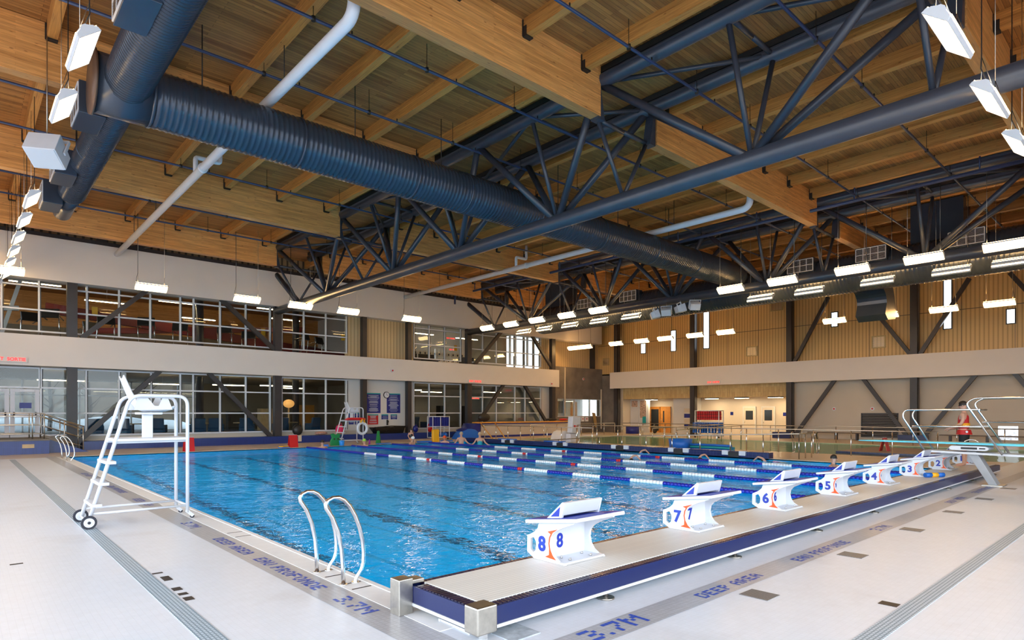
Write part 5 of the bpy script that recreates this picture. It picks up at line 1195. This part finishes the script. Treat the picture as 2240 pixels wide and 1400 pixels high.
one('backboard', MB().prism([(41.55,1.75),(41.95,1.7),(42.25,.45),(41.95,.45)], 'y', 35.3, 35.36), speckle('spine_board', (.42,.27,.10), .5, .1, 4), 'tan spine board hung on the concrete by the counter window', 'spine board')
one('downpipe', MB().box((38.15,35.48,1.45),(38.27,35.55,5.6)), M['cream'], 'thin cream conduit running up the dark concrete', 'pipe', 'thin cream conduits'); one('downpipe', MB().box((42.9,35.4,.3),(43.0,35.5,3.85)), M['cream'], 'thin cream conduit beside the corner column', 'pipe', 'thin cream conduits')

# ------------------------------------------------------------------ left landing with ramp, doors
b = MB(); b.box((-9,32.65,0),(2.86,35.6,.60)); b.prism([(2.86,0),(4.3,0),(4.3,.02),(2.86,.60)], 'y', 33.1, 34.5); struct('floor_landing', b, M['bench_tile'])
b = MB(); b.box((-9,32.60,.56),(2.88,35.6,.63)); struct('floor_landing_cap', b, M['concrete'])
one('outlet_cover', MB().box((1.95,32.62,.26),(2.35,32.65,.42)), M['table_wood'], 'small brass outlet cover on the blue landing front', 'cover')
def ramp_rail(y, label):
    t = thing('railing', label, 'railing', (2.8,y,.6), group='brown ramp railings at the left doors')
    for dz in (.22, .60, .98, 1.10):
        z = .62+dz; MB().tube([(-3,y,z),(2.6,y,z),(4.05,y,z-.58)] if dz < 1.05 else [(-3,y,z),(2.65,y,z),(4.1,y,z-.58)], .020, 8).build('rail', M['ssd'], t)
    for x in (-2.2,-1.0,.1,1.2,2.3,2.7): MB().tube([(x,y,.62),(x,y,1.72)], .022, 8).build('post', M['ssd'], t)
    for x in (3.4, 4.08): zb = .60-.58*(x-2.86)/1.4; MB().tube([(x,y,max(0,zb)),(x,y,1.72-.58*(x-2.6)/1.45)], .022, 8).build('post', M['ssd'], t)
ramp_rail(32.85, 'brown steel railing along the front of the blue landing and down its ramp'); ramp_rail(34.45, 'brown steel railing on the window side of the blue landing ramp')
def glass_door(n, x0, x1):
    z0, z1 = .63, 2.82; y = 35.52; f = MB()
    hs = rect(x0+.2,x1-.2,1.75,2.6); 
    f.prism([(x0,z0),(x1,z0),(x1,z1),(x0,z1)], 'y', y-.03, y+.03, rect(x0+.16,x1-.16,z0+.14,z1-.14)); f.box((x0+.1,y-.03,1.52),(x1-.1,y+.03,1.78))
    o = struct('door_%d' % n, f, speckle('door_paint', (.56,.58,.64), .4, .02, 3)); p = MB(); p.box((x0+.15,y-.005,z0+.13),(x1-.15,y+.005,z1-.13)); p.build('pane', M['glass'], o)
    MB().box((x0+.12,y-.07,1.55),(x1-.12,y-.03,1.62)).build('push_bar', M['ss'], o); MB().box((x0+.35,y-.1,z1-.12),(x0+.85,y-.03,z1-.04)).build('closer', M['white'], o)
    return o
glass_door(1, .55, 1.66); glass_door(2, 1.70, 2.74)
f = MB(); f.box((.40,35.5,.63),(.52,35.6,2.95)); struct('door_3', f, M['alu'])
one('door_notice', MB().box((2.02,35.40,1.95),(2.45,35.415,2.2)), M['sign_blue'], 'small blue notice on the glass of the left double doors', 'sign')

# ------------------------------------------------------------------ rooms behind the glass
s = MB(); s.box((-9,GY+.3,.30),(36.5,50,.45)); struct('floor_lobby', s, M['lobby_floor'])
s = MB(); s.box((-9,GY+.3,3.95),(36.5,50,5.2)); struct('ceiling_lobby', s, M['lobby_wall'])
s = MB(); s.box((-9,GY+.35,9.6),(36.5,50,9.75)); struct('ceiling_fitness', s, M['deck_wood'])
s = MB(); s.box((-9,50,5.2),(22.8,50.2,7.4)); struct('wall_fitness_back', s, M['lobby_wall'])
s = MB(); s.box((-9,50,7.4),(22.8,50.2,9.7)); struct('wall_fitness_high', s, M['glulam_x'])
s = MB(); s.box((22.8,GY+.3,5.2),(23.0,50,9.7)); s.box((23.0,46,5.2),(36.5,46.2,9.7)); struct('wall_studio', s, M['light_wall'])
s = MB(); s.box((36.5,GY+.3,.45),(36.7,50,9.7)); s.box((-9,50.2,9.7),(36.7,50.4,9.9)); struct('wall_rooms_end', s, M['light_wall'])
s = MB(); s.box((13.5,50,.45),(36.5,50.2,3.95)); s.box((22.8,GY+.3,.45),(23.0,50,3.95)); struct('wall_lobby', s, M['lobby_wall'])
s = MB(); s.box((23.0,47,.45),(36.5,47.2,3.95)); struct('wall_lobby_pale', s, M['cream'])
s = MB(); s.box((-20,58,-.3),(16,58.5,9)); struct('exterior_stone_wall', s, M['stone'])
s = MB(); s.box((-20,50.2,-.2),(16,58,.35)); 
for x, y, rx, rz in ((-3,54,3,1.1),(3,55,4,1.5),(8.5,54,3.5,1.3),(12,55,2.6,1.0)): s.ball((x,y,.2),(rx,1.8,rz),18,10)
struct('exterior_snow', s, M['snow'])
fr = MB()
for x in (-6,-3,0,3,6,9,12,13.5): fr.box((x-.05,49.95,.45),(x+.05,50.1,3.95))
for z in (.5,2.9,3.9): fr.box((-9,49.95,z-.04),(13.5,50.1,z+.04))
o = struct('window_20', fr, M['alu']); MB().box((-9,50.02,.45),(13.5,50.03,3.95)).build('pane', M['glass_tint'], o)
for k, (x, y, r) in enumerate(((1.2,53.0,.16),(4.6,52.5,.14),(7.0,54.0,.20),(10.4,53.2,.15),(-1.5,53.5,.18))):
    t = thing('bare_tree', 'bare winter tree trunk outside the lobby windows, %s' % ('in front of the doors','by the first brace','in the middle','by the second brace','at the left end')[k], 'tree', (x,y,.3), group='bare trees outside')
    MB().tube([(x,y,.2),(x+.1,y,2.2),(x-.05,y,4.5),(x+.15,y,7)], [r,r*.85,r*.6,r*.3], 10).build('trunk', M['bark'], t); bb = MB(); rr = random.Random(k)
    for i in range(14):
        z = 1.4+.35*i; a = rr.uniform(0,6.3); L_ = rr.uniform(.8,1.9); bb.tube([(x,y,z),(x+math.cos(a)*L_*.5,y+math.sin(a)*L_*.4,z+.5),(x+math.cos(a)*L_,y+math.sin(a)*L_*.7,z+1.1)], [.04,.025,.008], 6)
    bb.build('branches', M['bark'], t)
def armchair(x, y, rz, label):
    t = thing('armchair', label, 'chair', (x,y,.45), rz, group='blue lobby armchairs'); T = WM[t.name]
    def put(a, nm, m, bv=.03): a.v = [tuple(T @ Vector(v)) for v in a.v]; a.build(nm, m, t, bv)
    put(MB().box((-.36,-.36,.22),(.36,.34,.44)), 'seat', M['chair_blue']); put(MB().prism([(.26,.40),(.40,.40),(.52,.98),(.38,1.0)], 'x', -.36, .36), 'backrest', M['chair_blue'])
    for s_ in (-1, 1): put(MB().box((s_*.36-.05 if s_ > 0 else -.41,-.34,.22),(s_*.36+.05 if s_ > 0 else -.31,.40,.64)), 'armrest', M['chair_blue'])
    for a in (-.32,.32):
        for b2 in (-.3,.34): put(MB().box((a-.025,b2-.025,0),(a+.025,b2+.025,.22)), 'leg', M['table_wood'], 0)
    return t
rr = random.Random(4); row = [(5.0,37.3),(6.3,37.2),(8.0,37.5),(9.9,37.3),(11.0,37.6),(12.6,37.2),(14.6,37.3),(16.6,37.4),(24.0,37.3),(25.4,37.3)]
nm_ = ['first','second','third','fourth','fifth','sixth','seventh','eighth','ninth','tenth']
ac = None
for k, (x, y) in enumerate(row):
    lb = 'blue upholstered armchair behind the ground floor glass, %s from the left doors' % nm_[k]
    if ac is None: ac = armchair(x, y, PI+.2, lb)
    else: dup(ac, (x,y,.45), PI+rr.uniform(-.5,.5), lb)
def table(x, y, label):
    t = thing('lobby_table', label, 'table', (x,y,.45), group='pale wooden lobby tables'); MB().box((x-.55,y-.35,1.10),(x+.55,y+.35,1.15)).build('table_top', M['table_wood'], t, .01)
    MB().cyl((x,y,.47),(x,y,1.1),.05,12).build('pedestal', M['steel_dark'], t); MB().box((x-.3,y-.3,.45),(x+.3,y+.3,.47)).build('base', M['steel_dark'], t)
for k, (x, y) in enumerate(((7.1,38.9),(10.4,38.9),(13.0,38.9),(15.6,38.7))): table(x, y, 'pale wooden table behind the ground floor glass, %s from the left doors' % nm_[k])
def tube_light(x, y, z, L_, along, label, mt='tube'):
    t = thing('strip_light', label, 'light', (x,y,z), group='strip lights in the rooms behind the glass'); d = (L_/2,.05) if along == 'x' else (.05,L_/2)
    MB().box((x-d[0],y-d[1],z+.02),(x+d[0],y+d[1],z+.09)).build('case', M['lamp_body'], t); MB().box((x-d[0],y-d[1],z-.02),(x+d[0],y+d[1],z+.02)).build('tube', M[mt], t)
    MB().cyl((x,y,z+.09),(x,y,z+.45 if z < 4 else 9.6),.01,5).build('hanger', M['ssd'], t)
k = 0
for x, y, z, L_ in ((3.0,41,8.6,2.2),(6.5,43,8.3,2.2),(10,41,8.4,2.4),(12.0,45,8.1,2.2),(14.8,39,8.3,2.0),(16.8,42,8.2,2.0),(8.2,39,8.7,2.2),(25.2,38,8.3,2.4),(28,42,8.2,2.4),(30.5,38.5,8.3,2.4),(33.5,43,8.3,2.4)):
    tube_light(x, y, z, L_, 'x', 'lit strip light upstairs behind the glass, %s in order' % (nth(k) if k < 11 else 'last'), 'tube_up'); k += 1
k = 0
for x, y in ((4,40),(9,41),(12.5,40),(15,39),(17,42),(25,39),(29,42),(33,39)): tube_light(x, y, 3.45, 2.0, 'x', 'strip light added to brighten the lobby behind the glass, %s from the left doors' % nth(k)); k += 1  # added lamps, put in to give the lobby light
for k, x in enumerate((10.9, 16.9)):
    struct('column_interior', MB().cyl((x,40.5,.45),(x,40.5,9.6),.22,16), M['steel'])
tube_light(40.3, 37.2, 3.05, 2.4, 'x', 'strip light added to brighten the counter room behind the concrete')  # added lamp that brightens the room behind the counter window
t = thing('red_beam', 'dark red steel box beam slanting across the upstairs room', 'beam', (9,42,6.5)); MB().bar((3.5,42,7.5),(21.5,42.2,5.9),.3,.55).build('beam', M['red_dark'], t)
t = thing('red_beam', 'second dark red beam lower behind the upstairs glass', 'beam', (12,44,6.5)); MB().bar((5.5,44,6.6),(19,44,7.9),.25,.35).build('beam', M['red_dark'], t)
def treadmill(x, y, rz, label):
    t = thing('treadmill', label, 'exercise machine', (x,y,5.2), rz, group='exercise machines upstairs'); T = WM[t.name]
    def put(a, nm, m, bv=0): a.v = [tuple(T @ Vector(v)) for v in a.v]; a.build(nm, m, t, bv)
    put(MB().box((-.4,-.9,0),(.4,.9,.2)), 'deck', M['lamp_body'], .02)
    for s_ in (-1, 1): put(MB().tube([(s_*.38,-.7,.2),(s_*.38,-.85,1.25),(s_*.34,-.2,1.1)], .03, 8), 'handrail', M['ss'])
    put(MB().prism([(-.95,1.15),(-.80,1.12),(-.72,1.55),(-.82,1.58)], 'x', -.4, .4), 'console', M['black'], .02); return t
tm = None
for k, (x, y) in enumerate(((2.4,39.6),(3.6,37.6),(5.6,38.4),(7.6,37.6),(9.6,38.6),(11.8,37.8),(13.6,39.6),(15.6,37.8),(17.4,39.6),(5.0,41.5))):
    lb = 'grey exercise machine upstairs behind the glass, %s from the left end' % nm_[k]
    if tm is None: tm = treadmill(x, y, .3, lb)
    else: dup(tm, (x,y,5.2), rr.uniform(-.8,.8), lb)
for k, (x, z) in enumerate(((1.9,7.0),(.6,6.4))):
    t = thing('climber_frame', 'silver angled frame of a tall exercise machine upstairs at the left end, %s' % ('the taller','the lower')[k], 'exercise machine', (x,37.2,5.2)); MB().bar((x-.5,37.2,5.2),(x+.3,37.2,z+1.2),.12,.16).bar((x-.9,37.2,z-.4),(x+.2,37.2,z-.3),.3,.2).bar((x-.9,37.2,5.2),(x-.4,37.2,z-.4),.1,.12).build('frame', M['lamp_body'], t)
for k, (x, z) in enumerate(((4.9,6.7),(13.0,6.4),(17.95,6.5),(26.8,6.45))): one('yellow_tag', MB().box((x-.12,35.72,z-.2),(x+.12,35.74,z+.2)), M['yellow'], 'small yellow notice upstairs behind the glass, %s from the left end' % nm_[k], 'sign', 'yellow notices upstairs')
# studio pattern wall, seats and bright windows
pt = thing('pattern_panel', 'white upstairs wall panel with rows of dark rings', 'panel', (32.5,45.98,6.0)); q = MB(); q2 = MB()
for i in range(12):
    for j in range(3):
        c = (30.0+.52*i, 45.96, 6.0+.55*j); q.tube([c, (c[0],45.93,c[2])], .22, 14); q2.tube([(c[0],45.93,c[2]), (c[0],45.92,c[2])], .10, 12)
q.build('discs', M['cream'], pt); q2.build('dots', M['black'], pt)
for k, x in enumerate((24.6,26.2,30.0)): one('bench_seat', MB().box((x-.7,38.0,5.206),(x+.7,38.6,5.7)).box((x-.7,38.5,5.7),(x+.7,38.65,6.15)), M['steel_dark'], 'dark padded bench upstairs behind the right-hand glass, %s' % nm_[k], 'bench', 'dark padded benches upstairs')
fr = MB(); pp = MB()
for y in (36.9, 38.1, 39.3, 40.5): pp.box((36.42,y-.45,5.5),(36.45,y+.45,8.6)); fr.prism([(y-.6,5.4),(y+.6,5.4),(y+.6,8.7),(y-.6,8.7)], 'x', 36.40, 36.49, [(y-.45,5.5),(y+.45,5.5),(y+.45,8.6),(y-.45,8.6)])
o = struct('window_21', fr, M['white_paint']); pp.build('pane', M['sky_pane'], o)
for k, (x, z, y) in enumerate(((30.2,7.9,41.0),(31.2,7.1,42.0),(32.0,2.95,40.0))): exit_sign((x,y,z), (1,0,0), .7, 'red EXIT SORTIE sign inside the right-hand glazed rooms, %s' % ('upstairs, the higher','upstairs, the lower','downstairs')[k])
for k, (x, y, w2, h2, m) in enumerate(((17.2,46,1.6,1.6,'table_wood'),(15.4,48,1.2,1.4,'black'),(20.5,47,1.0,1.9,'orange_wood'),(26.0,44,1.4,1.9,'sign_blue'),(28.2,45,1.0,2.1,'table_wood'),(31.4,44,.6,1.9,'black'),(34.0,44,.7,1.9,'black'))):
    one('lobby_cabinet', MB().box((x-w2/2,y-.3,.45),(x+w2/2,y+.3,.45+h2)), M[m], 'cabinet standing inside the ground floor rooms, %s from the left doors' % nm_[k], 'cabinet', 'cabinets inside the ground floor rooms')
t = thing('mushroom_lamp', 'round orange mushroom-shaped lamp in the lobby behind the ladder chair', 'lamp', (16.3,40.2,.45)); MB().ball((16.3,40.2,2.35),(.36,.36,.28),16,8).build('shade', mat('warm_shade',(.55,.30,.10),.5,emit=(1,.45,.12),estr=.7), t); MB().cyl((16.3,40.2,.45),(16.3,40.2,2.15),.06,10).build('stem', M['table_wood'], t)
